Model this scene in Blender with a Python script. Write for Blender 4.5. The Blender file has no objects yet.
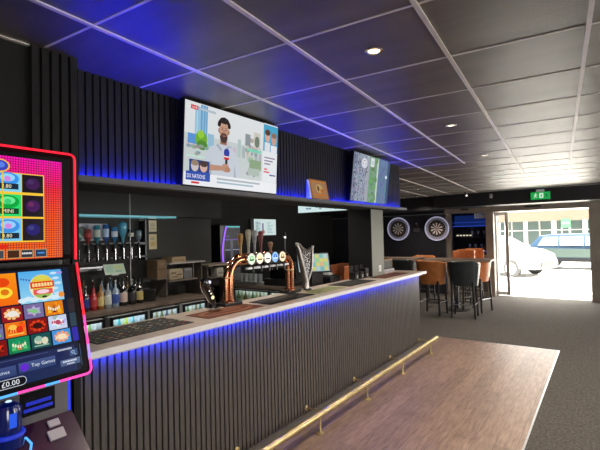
import bpy, bmesh, math, random
from mathutils import Vector, Matrix
random.seed(7)
PI = math.pi
S = bpy.context.scene
COL = S.collection
CEIL = 2.579

# ------------------------------------------------------------------ materials
def lin(c):
    return tuple((v/12.92 if v <= .04045 else ((v+.055)/1.055)**2.4) for v in c)
def rgb(r, g, b):
    return lin((r/255., g/255., b/255.))
MC = {}
def mat(name, c, rough=.6, metal=0., emit=None, es=1., noise=0., nscale=20., bump=0., bscale=80., spec=.5, trans=0., stretch=None, coat=0.):
    if name in MC: return MC[name]
    m = bpy.data.materials.new(name); m.use_nodes = True
    nt = m.node_tree; b = nt.nodes['Principled BSDF']
    b.inputs['Base Color'].default_value = (*c, 1)
    b.inputs['Roughness'].default_value = rough
    b.inputs['Metallic'].default_value = metal
    b.inputs['Specular IOR Level'].default_value = spec
    if trans: b.inputs['Transmission Weight'].default_value = trans
    if coat: b.inputs['Coat Weight'].default_value = coat
    if emit:
        b.inputs['Emission Color'].default_value = (*emit, 1); b.inputs['Emission Strength'].default_value = es
    tc = nt.nodes.new('ShaderNodeTexCoord'); mp = nt.nodes.new('ShaderNodeMapping')
    nt.links.new(tc.outputs['Object'], mp.inputs['Vector'])
    if stretch: mp.inputs['Scale'].default_value = stretch
    if noise:
        n = nt.nodes.new('ShaderNodeTexNoise'); n.inputs['Scale'].default_value = nscale; n.inputs['Detail'].default_value = 6
        r = nt.nodes.new('ShaderNodeValToRGB')
        r.color_ramp.elements[0].position = .3; r.color_ramp.elements[1].position = .7
        r.color_ramp.elements[0].color = (*[max(0, v*(1-noise)) for v in c], 1)
        r.color_ramp.elements[1].color = (*[min(1, v*(1+noise)) for v in c], 1)
        nt.links.new(mp.outputs['Vector'], n.inputs['Vector']); nt.links.new(n.outputs['Fac'], r.inputs['Fac'])
        nt.links.new(r.outputs['Color'], b.inputs['Base Color'])
    if bump:
        n2 = nt.nodes.new('ShaderNodeTexNoise'); n2.inputs['Scale'].default_value = bscale; n2.inputs['Detail'].default_value = 4
        bp = nt.nodes.new('ShaderNodeBump'); bp.inputs['Strength'].default_value = bump; bp.inputs['Distance'].default_value = .01
        nt.links.new(mp.outputs['Vector'], n2.inputs['Vector']); nt.links.new(n2.outputs['Fac'], bp.inputs['Height'])
        nt.links.new(bp.outputs['Normal'], b.inputs['Normal'])
    MC[name] = m
    return m
def emis(name, c, s):
    return mat(name, (0.01, 0.01, 0.01), .5, emit=c, es=s)
def glass(name, c=(1, 1, 1), rough=.02, alpha=.12):
    """thin glazing: mostly clear with a fresnel sheen"""
    if name in MC: return MC[name]
    m = bpy.data.materials.new(name); m.use_nodes = True
    nt = m.node_tree; nt.nodes.clear()
    o = nt.nodes.new('ShaderNodeOutputMaterial'); t = nt.nodes.new('ShaderNodeBsdfTransparent'); g = nt.nodes.new('ShaderNodeBsdfGlossy')
    f = nt.nodes.new('ShaderNodeLayerWeight'); f.inputs['Blend'].default_value = alpha
    x = nt.nodes.new('ShaderNodeMixShader'); t.inputs['Color'].default_value = (*c, 1); g.inputs['Roughness'].default_value = rough
    nt.links.new(f.outputs['Fresnel'], x.inputs['Fac']); nt.links.new(t.outputs[0], x.inputs[1]); nt.links.new(g.outputs[0], x.inputs[2])
    nt.links.new(x.outputs[0], o.inputs['Surface'])
    MC[name] = m
    return m
def bottleglass(name, c, rough=.06):
    return mat(name, c, rough, spec=.8, coat=.6)
def planks():
    m = mat('wood_vinyl', (.2, .15, .12), .42)
    nt = m.node_tree; b = nt.nodes['Principled BSDF']
    tc = nt.nodes.new('ShaderNodeTexCoord')
    mp = nt.nodes.new('ShaderNodeMapping'); mp.inputs['Rotation'].default_value = (0, 0, PI/2)
    br = nt.nodes.new('ShaderNodeTexBrick'); br.inputs['Scale'].default_value = 1
    br.inputs['Brick Width'].default_value = 1.2; br.inputs['Row Height'].default_value = .15; br.inputs['Mortar Size'].default_value = .0012
    br.inputs['Color1'].default_value = (.37, .262, .195, 1); br.inputs['Color2'].default_value = (.28, .198, .150, 1); br.inputs['Mortar'].default_value = (.07, .05, .04, 1)
    n = nt.nodes.new('ShaderNodeTexNoise'); n.inputs['Scale'].default_value = 6; n.inputs['Detail'].default_value = 8; n.inputs['Roughness'].default_value = .65
    mp2 = nt.nodes.new('ShaderNodeMapping'); mp2.inputs['Scale'].default_value = (7, .9, 1)
    r = nt.nodes.new('ShaderNodeValToRGB'); r.color_ramp.elements[0].position = .3; r.color_ramp.elements[1].position = .72
    r.color_ramp.elements[0].color = (.55, .5, .5, 1); r.color_ramp.elements[1].color = (1.3, 1.25, 1.2, 1)
    mx = nt.nodes.new('ShaderNodeMix'); mx.data_type = 'RGBA'; mx.blend_type = 'MULTIPLY'; mx.inputs['Factor'].default_value = 1
    nt.links.new(tc.outputs['Object'], mp.inputs['Vector']); nt.links.new(mp.outputs[0], br.inputs['Vector'])
    nt.links.new(tc.outputs['Object'], mp2.inputs['Vector']); nt.links.new(mp2.outputs[0], n.inputs['Vector'])
    nt.links.new(n.outputs['Fac'], r.inputs['Fac']); nt.links.new(br.outputs['Color'], mx.inputs['A']); nt.links.new(r.outputs['Color'], mx.inputs['B'])
    nt.links.new(mx.outputs['Result'], b.inputs['Base Color'])
    return m
def ceiling_tiles():
    """black vinyl 600 mm tiles: faint per-tile tone and a fine grain"""
    m = mat('ceiling_vinyl', (.06, .058, .054), .40, spec=.8)
    nt = m.node_tree; b = nt.nodes['Principled BSDF']
    tc = nt.nodes.new('ShaderNodeTexCoord')
    n = nt.nodes.new('ShaderNodeTexNoise'); n.inputs['Scale'].default_value = 160; n.inputs['Detail'].default_value = 3
    n2 = nt.nodes.new('ShaderNodeTexNoise'); n2.inputs['Scale'].default_value = 3.5; n2.inputs['Detail'].default_value = 4
    r = nt.nodes.new('ShaderNodeValToRGB'); r.color_ramp.elements[0].position = .3; r.color_ramp.elements[1].position = .75
    r.color_ramp.elements[0].color = (.068, .061, .050, 1); r.color_ramp.elements[1].color = (.150, .136, .112, 1)
    bp = nt.nodes.new('ShaderNodeBump'); bp.inputs['Strength'].default_value = .35; bp.inputs['Distance'].default_value = .004
    mpx = nt.nodes.new('ShaderNodeMapping'); mpx.inputs['Scale'].default_value = (.35, 1.6, 1)
    nt.links.new(tc.outputs['Object'], mpx.inputs['Vector'])
    nt.links.new(tc.outputs['Object'], n.inputs['Vector']); nt.links.new(mpx.outputs[0], n2.inputs['Vector'])
    nt.links.new(n2.outputs['Fac'], r.inputs['Fac']); nt.links.new(r.outputs['Color'], b.inputs['Base Color'])
    nt.links.new(n.outputs['Fac'], bp.inputs['Height']); nt.links.new(bp.outputs['Normal'], b.inputs['Normal'])
    return m
def pic_mat(name, s):
    if name in MC: return MC[name]
    m = bpy.data.materials.new(name); m.use_nodes = True
    nt = m.node_tree; b = nt.nodes['Principled BSDF']
    b.inputs['Base Color'].default_value = (.004, .004, .004, 1); b.inputs['Roughness'].default_value = .25; b.inputs['Specular IOR Level'].default_value = .15
    a = nt.nodes.new('ShaderNodeAttribute'); a.attribute_name = 'Col'
    nt.links.new(a.outputs['Color'], b.inputs['Emission Color']); b.inputs['Emission Strength'].default_value = s
    MC[name] = m
    return m
def print_mat(name, rough=.5):
    """printed (not lit) artwork whose ink colours are stored per face"""
    if name in MC: return MC[name]
    m = bpy.data.materials.new(name); m.use_nodes = True
    nt = m.node_tree; b = nt.nodes['Principled BSDF']; b.inputs['Roughness'].default_value = rough
    a = nt.nodes.new('ShaderNodeAttribute'); a.attribute_name = 'Col'
    nt.links.new(a.outputs['Color'], b.inputs['Base Color'])
    MC[name] = m
    return m

M_black = mat('black_paint', (.012, .012, .013), .5, noise=.2, nscale=5)
M_blackp = mat('black_plastic', (.015, .015, .016), .3, noise=.15, nscale=8)
M_wall = mat('dark_wall_paint', (.016, .016, .0145), .7, spec=.25, noise=.12, nscale=4)
M_grey = mat('grey_wall_paint', (.034, .033, .029), .6, noise=.12, nscale=3)
M_slat = mat('slat_panel', (.088, .080, .071), .42, noise=.22, nscale=9, stretch=(14, 14, 1.2))
M_slat2 = mat('upper_slat_panel', (.014, .0135, .013), .6, spec=.25, noise=.25, nscale=9, stretch=(14, 14, 1.2))
M_gap = mat('slat_felt', (.004, .004, .004), .9)
M_carpet = mat('carpet', (.122, .112, .099), .95, noise=.42, nscale=55, bump=.8, bscale=260, spec=.15)
M_wood = planks()
M_ceil = ceiling_tiles()
M_tbar = mat('ceiling_grid', (.78, .75, .70), .4, noise=.05)
M_ltop = mat('bar_laminate', (.70, .585, .50), .32, noise=.22, nscale=5, stretch=(1, 2.5, 1), coat=.15)
M_ledge = mat('bar_edge', (.85, .84, .86), .35, noise=.04)
M_brass = mat('brass', (.74, .60, .30), .4, metal=1, noise=.2, nscale=8)
M_copper = mat('copper', (.72, .31, .17), .16, metal=1, noise=.04, nscale=10)
M_chrome = mat('chrome', (.7, .7, .72), .16, metal=1, noise=.03)
M_steel = mat('brushed_steel', (.5, .5, .52), .35, metal=1, noise=.1)
M_brown = mat('door_frame_bronze', (.24, .20, .165), .45, noise=.15, nscale=6)
M_white = mat('white_plastic', (.75, .75, .74), .4, noise=.03)
M_tan = mat('tan_leather', (.50, .175, .045), .45, noise=.15, nscale=12, bump=.1)
M_orange = mat('orange_leather', (.60, .18, .05), .45, noise=.12, nscale=12, bump=.1)
M_bleather = mat('black_leather', (.022, .03, .03), .4, noise=.2, nscale=12, bump=.1)
M_leg = mat('black_wood_leg', (.018, .016, .015), .4, noise=.2)
M_table = mat('table_laminate', (.16, .11, .075), .35, noise=.3, nscale=6, stretch=(1, 6, 1))
M_bcount = mat('back_counter_laminate', (.20, .155, .125), .35, noise=.3, nscale=5, stretch=(1, 3, 1))
M_post = mat('pillar_paint', (.25, .26, .23), .55, noise=.08, nscale=4)
M_teal = mat('teal_glass', (.25, .55, .62), .1, spec=.8, emit=(.12, .42, .50), es=.45)  # faint teal glow is put into the shelf glass itself
M_blue = emis('blue_led', (.003, .012, 1.0), 260)
M_red = emis('red_led', (1.0, .01, .035), 1.3)
M_pink = emis('pink_led', (1.0, .06, .42), 1.4)
M_sky = emis('sky_blue_led', (.10, .45, 1.0), 1.2)
M_purple = emis('purple_led', (.35, .12, 1.0), 1.3)
M_screen_off = mat('screen_bezel', (.005, .005, .006), .4, spec=.12)

# ------------------------------------------------------------------ builders
class B:
    def __init__(s): s.bm = bmesh.new()
    def box(s, x0, x1, y0, y1, z0, z1, bev=0.):
        vs = [s.bm.verts.new((x, y, z)) for x in (x0, x1) for y in (y0, y1) for z in (z0, z1)]
        fs = [s.bm.faces.new([vs[i] for i in f]) for f in ((0,1,3,2),(4,6,7,5),(0,4,5,1),(2,3,7,6),(0,2,6,4),(1,5,7,3))]
        if bev:
            es = list({e for f in fs for e in f.edges})
            bmesh.ops.bevel(s.bm, geom=es, offset=bev, segments=2, affect='EDGES', profile=.6)
        return s
    def prism(s, pts, ax, a, b):
        """outline pts (2D) extruded along axis ax ('x','y','z') from a to b"""
        def P(p, t):
            return {'x': (t, p[0], p[1]), 'y': (p[0], t, p[1]), 'z': (p[0], p[1], t)}[ax]
        A = [s.bm.verts.new(P(p, a)) for p in pts]; C = [s.bm.verts.new(P(p, b)) for p in pts]
        n = len(pts)
        s.bm.faces.new(A); s.bm.faces.new(C[::-1])
        for i in range(n): s.bm.faces.new((A[i], C[i], C[(i+1) % n], A[(i+1) % n]))
        return s
    def lathe(s, prof, loc=(0, 0, 0), n=20, axis='z', rot=None):
        """prof: (r, h) list"""
        rings = []
        for r, h in prof:
            ring = []
            for k in range(n):
                a = 2*PI*k/n
                p = Vector((max(r, 1e-4)*math.cos(a), max(r, 1e-4)*math.sin(a), h))
                if axis == 'x': p = Vector((p.z, p.x, p.y))
                if axis == 'y': p = Vector((p.x, -p.z, p.y)) if False else Vector((p.y, p.z, p.x))
                if rot is not None: p = rot @ p
                ring.append(s.bm.verts.new(p + Vector(loc)))
            rings.append(ring)
        for i in range(len(rings)-1):
            for k in range(n):
                s.bm.faces.new((rings[i][k], rings[i][(k+1) % n], rings[i+1][(k+1) % n], rings[i+1][k]))
        s.bm.faces.new(rings[0][::-1]); s.bm.faces.new(rings[-1])
        return s
    def tube(s, pts, r, n=10, caps=True):
        pts = [Vector(p) for p in pts]; rad = r if isinstance(r, (list, tuple)) else [r]*len(pts)
        rings = []; up = None
        for i, p in enumerate(pts):
            t = (pts[min(i+1, len(pts)-1)] - pts[max(i-1, 0)]).normalized()
            if up is None:
                up = Vector((0, 0, 1)) if abs(t.z) < .9 else Vector((1, 0, 0))
            a = (up - t*up.dot(t)).normalized(); b = t.cross(a); up = a
            rings.append([s.bm.verts.new(p + (a*math.cos(2*PI*k/n) + b*math.sin(2*PI*k/n))*rad[i]) for k in range(n)])
        for i in range(len(rings)-1):
            for k in range(n):
                s.bm.faces.new((rings[i][k], rings[i][(k+1) % n], rings[i+1][(k+1) % n], rings[i+1][k]))
        if caps: s.bm.faces.new(rings[0][::-1]); s.bm.faces.new(rings[-1])
        return s
    def ball(s, c, r, sc=(1, 1, 1), n=12):
        bmesh.ops.create_uvsphere(s.bm, u_segments=n, v_segments=n//2+2, radius=r, matrix=Matrix.Translation(c) @ Matrix.Diagonal((*sc, 1)))
        return s
    def quad(s, *p):
        s.bm.faces.new([s.bm.verts.new(q) for q in p]); return s
    def xf(s, m):
        bmesh.ops.transform(s.bm, matrix=m, verts=s.bm.verts); return s
    def build(s, name, m, parent=None, smooth=False, loc=None):
        """verts are world coords; origin moved to the parent's base (or loc)"""
        bmesh.ops.recalc_face_normals(s.bm, faces=s.bm.faces)
        o0 = root_loc(parent) if parent else Vector(loc or (0, 0, 0))
        bmesh.ops.translate(s.bm, vec=-o0, verts=s.bm.verts)
        me = bpy.data.meshes.new(name); s.bm.to_mesh(me); s.bm.free()
        me.materials.append(m)
        if smooth:
            for p in me.polygons: p.use_smooth = True
            try: me.set_sharp_from_angle(angle=math.radians(38))
            except Exception: pass
        o = bpy.data.objects.new(name, me); COL.objects.link(o)
        if parent: o.parent = parent
        else: o.location = o0
        return o
def root_loc(o):
    while o.parent: o = o.parent
    return Vector(o.location)
def thing(name, label, cat, loc=(0, 0, 0), group=None):
    o = bpy.data.objects.new(name, None); COL.objects.link(o)
    o.location = loc; o.empty_display_size = .1
    return tag(o, label, cat, group)
def tag(o, label, cat, group=None):
    o['label'] = label; o['category'] = cat
    if group: o['group'] = group
    return o
def struct(o):
    o['kind'] = 'structure'; return o
def dup(root, loc=None, rz=None, label=None, sc=None):
    r = root.copy(); COL.objects.link(r)
    if loc is not None: r.location = loc
    if rz is not None: r.rotation_euler = (0, 0, rz)
    if sc is not None: r.scale = sc
    if label: r['label'] = label
    for ch in list(root.children):
        c = ch.copy(); COL.objects.link(c); c.parent = r
        for g in list(ch.children):
            d = g.copy(); COL.objects.link(d); d.parent = c
    return r

class Pic:
    """flat artwork built from coloured shapes on a surface; u right, v up"""
    def __init__(s, o, U, V):
        s.o = Vector(o); s.U = Vector(U).normalized(); s.V = Vector(V).normalized(); s.N = s.U.cross(s.V)
        s.f = []; s.k = 0; s.step = .00025
    def P(s, u, v): return s.o + s.U*u + s.V*v + s.N*(s.k*s.step)
    def poly(s, pts, c, layer=True):
        if layer: s.k += 1
        cs = c if isinstance(c, list) else [c]*len(pts)
        s.f.append(([s.P(*p) for p in pts], cs)); return s
    def rect(s, u0, v0, u1, v1, c, layer=True):
        return s.poly([(u0, v0), (u1, v0), (u1, v1), (u0, v1)], c, layer)
    def grad(s, u0, v0, u1, v1, bot, top):
        return s.poly([(u0, v0), (u1, v0), (u1, v1), (u0, v1)], [bot, bot, top, top])
    def ell(s, u, v, a, b, c, n=20, layer=True):
        return s.poly([(u+a*math.cos(2*PI*i/n), v+b*math.sin(2*PI*i/n)) for i in range(n)], c, layer)
    def text(s, body, u, v, size, c, align='LEFT', sx=1.):
        s.k += 1
        cu = bpy.data.curves.new('t', 'FONT'); cu.body = body; cu.size = size; cu.align_x = align; cu.resolution_u = 2
        ob = bpy.data.objects.new('t', cu); COL.objects.link(ob)
        bpy.context.view_layer.update()
        me = bpy.data.meshes.new_from_object(ob.evaluated_get(bpy.context.evaluated_depsgraph_get()))
        for p in me.polygons:
            s.f.append(([s.P(u + me.vertices[i].co.x*sx, v + me.vertices[i].co.y) for i in p.vertices], [c]*len(p.vertices)))
        bpy.data.objects.remove(ob); bpy.data.curves.remove(cu); bpy.data.meshes.remove(me)
        return s
    def build(s, name, m, parent):
        o0 = root_loc(parent)
        vs = []; fs = []; cs = []
        for pts, c in s.f:
            b = len(vs); vs += [tuple(p - o0) for p in pts]; fs.append(tuple(range(b, b+len(pts)))); cs += [(*q, 1) for q in c]
        me = bpy.data.meshes.new(name); me.from_pydata(vs, [], fs); me.update()
        at = me.color_attributes.new('Col', 'FLOAT_COLOR', 'CORNER')
        for i, c in enumerate(cs): at.data[i].color = c
        me.materials.append(m)
        o = bpy.data.objects.new(name, me); COL.objects.link(o); o.parent = parent
        return o

def jitter(c, a=.2):
    return tuple(max(0, v*(1+random.uniform(-a, a))) for v in c)

# ------------------------------------------------------------------ the room shell
FX0, FX1, FY0 = -8.2, 3.2, -3.2
struct(B().box(FX0, FX1, FY0, 12.0, -.12, -.004).build('floor', M_carpet))
struct(B().box(-2.2, -.56, FY0+.2, 6.85, -.004, .0).build('floor', M_wood))
struct(B().box(-.563, -.548, FY0+.2, 6.857, -.003, .003).box(-2.2, -.548, 6.85, 6.86, -.003, .003).build('trim_1', M_steel))
struct(B().box(FX0, FX1, FY0, 12.0, CEIL, CEIL+.15).build('ceiling', M_ceil))
# ceiling grid, turned 4 degrees from the bar
ang = math.radians(4.07); A = Vector((math.cos(ang), math.sin(ang), 0)); D = Vector((-math.sin(ang), math.cos(ang), 0))
def clipseg(p, d, t0, t1):
    ts = [t0 + (t1-t0)*i/400 for i in range(401)]
    ok = [t for t in ts if (-2.245 if (p+d*t).y < 5.56 else -6.9) < (p+d*t).x < 3.1 and FY0+.1 < (p+d*t).y < 10.79 and not ((p+d*t).x < -2.13 and (p+d*t).y < 1.13)]
    if not ok: return None
    runs = []; s = ok[0]; last = ok[0]
    for t in ok[1:]:
        if t - last > (t1-t0)/400*1.5: runs.append((s, last)); s = t
        last = t
    runs.append((s, last)); return runs
g = B()
def bar(p, q, w, h):
    d = (q-p).normalized(); n = Vector((-d.y, d.x, 0))*w/2
    a, b, c, e = p-n, p+n, q+n, q-n
    top = CEIL + .002; bot = CEIL - h
    vs = [g.bm.verts.new((v.x, v.y, z)) for z in (bot, top) for v in (a, b, c, e)]
    for f in ((0,1,2,3),(4,7,6,5),(0,4,5,1),(1,5,6,2),(2,6,7,3),(3,7,4,0)): g.bm.faces.new([vs[i] for i in f])
ends = {0: 9.0, -1: 7.9, -2: 6.0}
for k in range(-10, 6):
    p = A*(.137+.6*k)
    for (a, b) in clipseg(p, D, -3.5, ends.get(k, 11.5)) or []:
        bar(p+D*a, p+D*b, .021, .007)
for k in range(-7, 18):
    p = D*(1.084+.602*k)
    for (a, b) in clipseg(p, A, -8, 4) or []:
        bar(p+A*a, p+A*b, .011, .004)
struct(g.build('trim_2', M_tbar))
struct(B().box(-2.15, -2.128, FY0, .882, CEIL-.006, CEIL+.001).build('trim_2', M_tbar))
# walls
def wbox(name, m, *a):
    o = B().box(*a).build(name, m); struct(o); return o
wbox('wall_left', M_wall, -2.35, -2.15, FY0, .88, 0, CEIL)
wl = B().box(-2.35, -2.14, .88, 1.105, 0, CEIL)
struct(wl.build('wall_left', M_gap))
sl = B()
for i in range(5): sl.box(-2.14, -2.12, .885+.044*i, .885+.044*i+.031, .0, CEIL)
struct(sl.build('wall_left', M_slat2))
wbox('wall_bar_end', M_black, -4.95, -2.35, .98, 1.105, 0, CEIL)
wbox('wall_back', M_grey, -5.0, -4.85, 1.105, 4.50, 0, 1.95)
wbox('wall_back', M_black, -5.0, -4.62, 1.105, 4.50, 1.95, CEIL)
wbox('wall_passage', M_wall, -7.15, -7.0, 1.1, 11.75, 0, CEIL)
wbox('wall_passage', M_wall, -7.0, -5.0, 4.38, 4.50, 0, CEIL)
# dart wall: black band over vertical slats
M_dart = mat('dart_wall_panel', (.026, .026, .034), .5, noise=.3, nscale=8, stretch=(10, 10, 1))
wbox('wall_far', M_dart, -7.15, -3.49, 11.66, 11.8, 0, 2.16)
wbox('wall_far', M_black, -7.15, -3.49, 11.6, 11.8, 2.16, CEIL)
sl = B()
for i in range(56): sl.box(-7.0+.0625*i, -7.0+.0625*i+.045, 11.645, 11.66, 0, 2.15)
struct(sl.build('wall_far', M_dart))
struct(B().box(-7.0, -3.5, 11.63, 11.66, 2.15, 2.165).build('trim_3', mat('thin_trim', (.35, .33, .36), .4)))
# door header beam
wbox('wall_far_beam', M_black, -3.49, FX1, 10.8, 11.6, 2.27, CEIL)
wbox('wall_far_beam', M_black, -7.0, -3.49, 10.95, 11.6, 2.24, CEIL)
wbox('wall_far_top', M_black, -3.49, FX1, 11.6, 12.0, 2.33, CEIL)
wbox('wall_far_right', M_brown, -.20, FX1, 11.75, 12.0, 0, 2.33)
# rear wall and right wall with windows
M_rw = mat('room_wall', (.30, .29, .27), .7, noise=.06)
wbox('wall_rear', M_rw, -2.35, FX1, FY0-.15, FY0, 0, CEIL)
wr = B(); wr.box(FX1, FX1+.2, FY0, 12.0, 0, .75); wr.box(FX1, FX1+.2, FY0, 12.0, 2.35, CEIL)
wins = [(-2.2, -.6), (3.4, 5.0), (7.1, 9.5)]
ys = [FY0] + [v for w in wins for v in w] + [12.0]
for i in range(0, len(ys), 2): wr.box(FX1, FX1+.2, ys[i], ys[i+1], .75, 2.35)
struct(wr.build('wall_right', M_rw))
for i, (a, b) in enumerate(wins):
    w = B(); w.box(FX1+.06, FX1+.12, a, a+.05, .75, 2.35).box(FX1+.06, FX1+.12, b-.05, b, .75, 2.35).box(FX1+.06, FX1+.12, a+.05, b-.05, .75, .8).box(FX1+.06, FX1+.12, a+.05, b-.05, 2.3, 2.35)
    w.box(FX1+.07, FX1+.11, (a+b)/2-.02, (a+b)/2+.02, .8, 2.3)
    struct(w.build('window_%d' % (i+1), M_brown))

# ------------------------------------------------------------------ bulkhead above the bar
wbox('wall_bulkhead', M_gap, -2.68, -2.262, 1.106, 5.55, 1.985, CEIL)
sl = B()
n = int((5.55-1.12)/.0425)
for i in range(n): sl.box(-2.262, -2.246, 1.12+.0425*i, 1.12+.0425*i+.030, 2.0, CEIL)
struct(sl.build('wall_bulkhead', M_slat2))
M_lip = mat('bulkhead_lip', (.10, .10, .105), .5, noise=.1)
struct(B().box(-2.262, -2.19, 1.106, 5.62, 1.975, 1.985).box(-2.197, -2.19, 1.106, 5.62, 1.985, 2.008).box(-2.68, -2.262, 5.551, 5.62, 1.975, 2.0).build('trim_4', M_lip))
t = thing('led_strip', 'blue light strip glowing along the ledge under the two televisions', 'light strip', (-2.225, 1.15, 1.985))
B().box(-2.213, -2.211, 1.15, 5.52, 1.9852, 2.004).build('added_tape_shield', M_steel, t)  # unseen strip added to block the tape's light towards the room
B().box(-2.217, -2.2132, 1.15, 5.52, 1.9852, 2.006).build('lit_tape', M_blue, t)
B().box(-2.218, -2.2105, 1.13, 1.15, 1.9852, 2.007).build('end_cap', M_blackp, t)

# pillar on the bar line
struct(B().box(-2.80, -2.461, 5.065, 5.43, 0, 1.984).build('wall_pillar', M_post))
struct(B().box(-2.80, -2.461, 5.058, 5.0645, 0, 1.984).build('wall_pillar', M_black))
sw = thing('light_switch', 'small white light switch on the side of the grey pillar', 'switch', (-2.455, 5.28, 1.17))
B().box(-2.461, -2.452, 5.24, 5.32, 1.16, 1.245, .002).build('plate', M_white, sw)
B().box(-2.452, -2.446, 5.265, 5.295, 1.185, 1.22, .002).build('rocker', M_white, sw)

# ------------------------------------------------------------------ the bar counter
bc = thing('bar_counter', 'long bar counter clad in dark grey vertical slats', 'bar', (-2.3, 3.5, 0))
B().box(-2.44, -2.212, 1.107, 6.04, 0, 1.078).build('carcass', M_gap, bc)
sl = B()
n = int((6.05-1.112)/.0428)
for i in range(n): sl.box(-2.212, -2.196, 1.112+.0428*i, 1.112+.0428*i+.0305, .1, 1.078)
for i in range(4): sl.box(-2.44+.058*i, -2.44+.058*i+.04, 6.04, 6.052, .1, 1.078)
sl.build('slat_panel', M_slat, bc)
B().box(-2.212, -2.186, 1.107, 6.055, .002, .1).build('plinth', mat('plinth', (.12, .112, .10), .5, noise=.15), bc)
bt = thing('worktop', 'pale stone-effect bar top with a white front edge', 'worktop', (-2.3, 3.5, 1.08))
out = [(-2.105, 1.107), (-2.105, 6.06), (-2.64, 6.06), (-2.64, 5.44), (-2.45, 5.44), (-2.45, 5.05), (-2.60, 5.05), (-2.60, 1.107)]
B().prism(out, 'z', 1.0785, 1.11).build('slab', M_ltop, bt)
B().box(-2.105, -2.098, 1.107, 6.067, 1.0785, 1.1105).box(-2.64, -2.105, 6.06, 6.067, 1.0785, 1.1105).build('front_edge', M_ledge, bt)
t = thing('led_strip', 'blue light strip tucked under the front edge of the bar top', 'light strip', (-2.15, 1.2, 1.07))
B().box(-2.1495, -2.146, 1.15, 6.03, 1.060, 1.0784).box(-2.1565, -2.146, 1.15, 6.03, 1.058, 1.0598).build('added_tape_shield', M_steel, t)  # unseen shield and flange added to keep tape light off the floor
B().box(-2.156, -2.150, 1.15, 6.03, 1.060, 1.0784).build('lit_tape', emis('blue_led_counter', (.006, .024, 1.0), 150), t)
B().box(-2.157, -2.1455, 1.12, 1.15, 1.058, 1.0784).build('end_cap', M_blackp, t)

# foot rail
fr = thing('foot_rail', 'brass foot rail on posts running along the base of the bar', 'foot rail', (-2.0, 3.6, 0))
B().tube([(-2.0, 1.2, .16), (-2.0, 6.12, .16)], .029, 14).build('rail', M_brass, fr, True)
B().ball((-2.0, 6.12, .16), .029).build('rail_end', M_brass, fr, True)
for y in (1.30, 2.16, 3.04, 3.92, 4.85, 5.85):
    B().lathe([(.034, .0), (.034, .006), (.012, .012), (.009, .02), (.010, .135)], (-2.0, y, 0), 14).build('post', M_brass, fr, True)
    B().tube([(-2.0, y+.08, .15), (-2.19, y+.08, .145)], .007, 8).lathe([(.024, 0), (.024, .006), (.012, .01), (.0, .012)], (-2.193, y+.08, .145), 14, 'x').build('bracket', M_brass, fr, True)

# bar runners and towels
def runner(label, x0, x1, y0, y1, base, border, marks, seed, h=.004, name='bar_mat', group='bar mats along the bar top'):
    t = thing(name, label, 'bar mat', ((x0+x1)/2, (y0+y1)/2, 1.11), group)
    B().box(x0, x1, y0, y1, 1.1101, 1.1101+h, .0015).build('mat_base', mat('mat_'+str(seed), base, .8, noise=.2, nscale=40), t)
    p = Pic((x0, y0, 1.1101+h+.0006), (0, 1, 0), (-1, 0, 0)); p.o = Vector((x1, y0, 1.1101+h+.0006))
    W = y1-y0; H = x1-x0; r = random.Random(seed)
    if marks == 'pattern':
        cols = [rgb(190, 180, 160), rgb(150, 60, 45), rgb(60, 60, 62), rgb(120, 130, 90), rgb(170, 140, 90), rgb(70, 95, 120)]
        for i in range(14):
            for j in range(7):
                u = (i+.5)*W/14 + r.uniform(-.008, .008); v = (j+.5)*H/7 + r.uniform(-.006, .006)
                p.ell(u, v, r.uniform(.007, .019), r.uniform(.005, .014), r.choice(cols), 8, False)
    elif marks == 'frame':
        p.rect(.05, .05, W-.05, .075, border); p.rect(.05, H-.075, W-.05, H-.05, border, False)
        p.rect(.05, .075, .07, H-.075, border, False); p.rect(W-.07, .075, W-.05, H-.075, border, False)
        p.rect(.16, H/2-.02, W-.16, H/2+.02, border, False)
    elif marks == 'oval':
        p.ell(W/2, H/2, W*.46, H*.42, border, 28); p.ell(W/2, H/2, W*.38, H*.28, base, 28); p.rect(W*.25, H*.44, W*.75, H*.56, border)
    elif marks == 'stripes':
        for i in range(5): p.rect(.04+i*W/5.3, .02, .08+i*W/5.3, H-.02, border, i == 0)
    p.build('mat_print', print_mat('mat_print_ink', .8), t)
runner('black patterned bar mat beside the gaming machine', -2.555, -2.225, 1.24, 1.90, (.012, .012, .012), None, 'pattern', 1)
runner('reddish brown bar mat in front of the curved black beer tap', -2.465, -2.225, 2.03, 2.62, (.17, .045, .02), (.36, .14, .06), 'oval', 2)
runner('black bar mat in front of the copper tap tower', -2.465, -2.225, 2.70, 3.36, (.010, .010, .010), (.075, .065, .055), 'frame', 3)
runner('green and yellow bar towel between two black bar mats', -2.44, -2.22, 3.42, 3.94, (.42, .40, .22), (.22, .32, .12), 'stripes', 4, .003)
runner('black bar mat nearest the grey pillar', -2.50, -2.22, 4.02, 4.66, (.008, .008, .008), (.07, .065, .06), 'frame', 5)
runner('dark red bar mat beside the grey pillar at the far end', -2.44, -2.22, 4.92, 5.72, (.10, .028, .02), (.25, .10, .06), 'oval', 6)

# ------------------------------------------------------------------ near gaming machine
gm = thing('gaming_machine', 'tall gaming machine with two screens edged in red light', 'gaming machine', (-1.9, .48, 0))
M_cab = mat('machine_body', (.03, .028, .03), .4, noise=.1)
YL, YR = .13, .80
B().box(-2.08, -1.66, YL, YR, 1.2, 1.975, .02).box(-2.08, -1.66, YL, YR, .02, 1.2, .01).build('cabinet', M_cab, gm)
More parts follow.
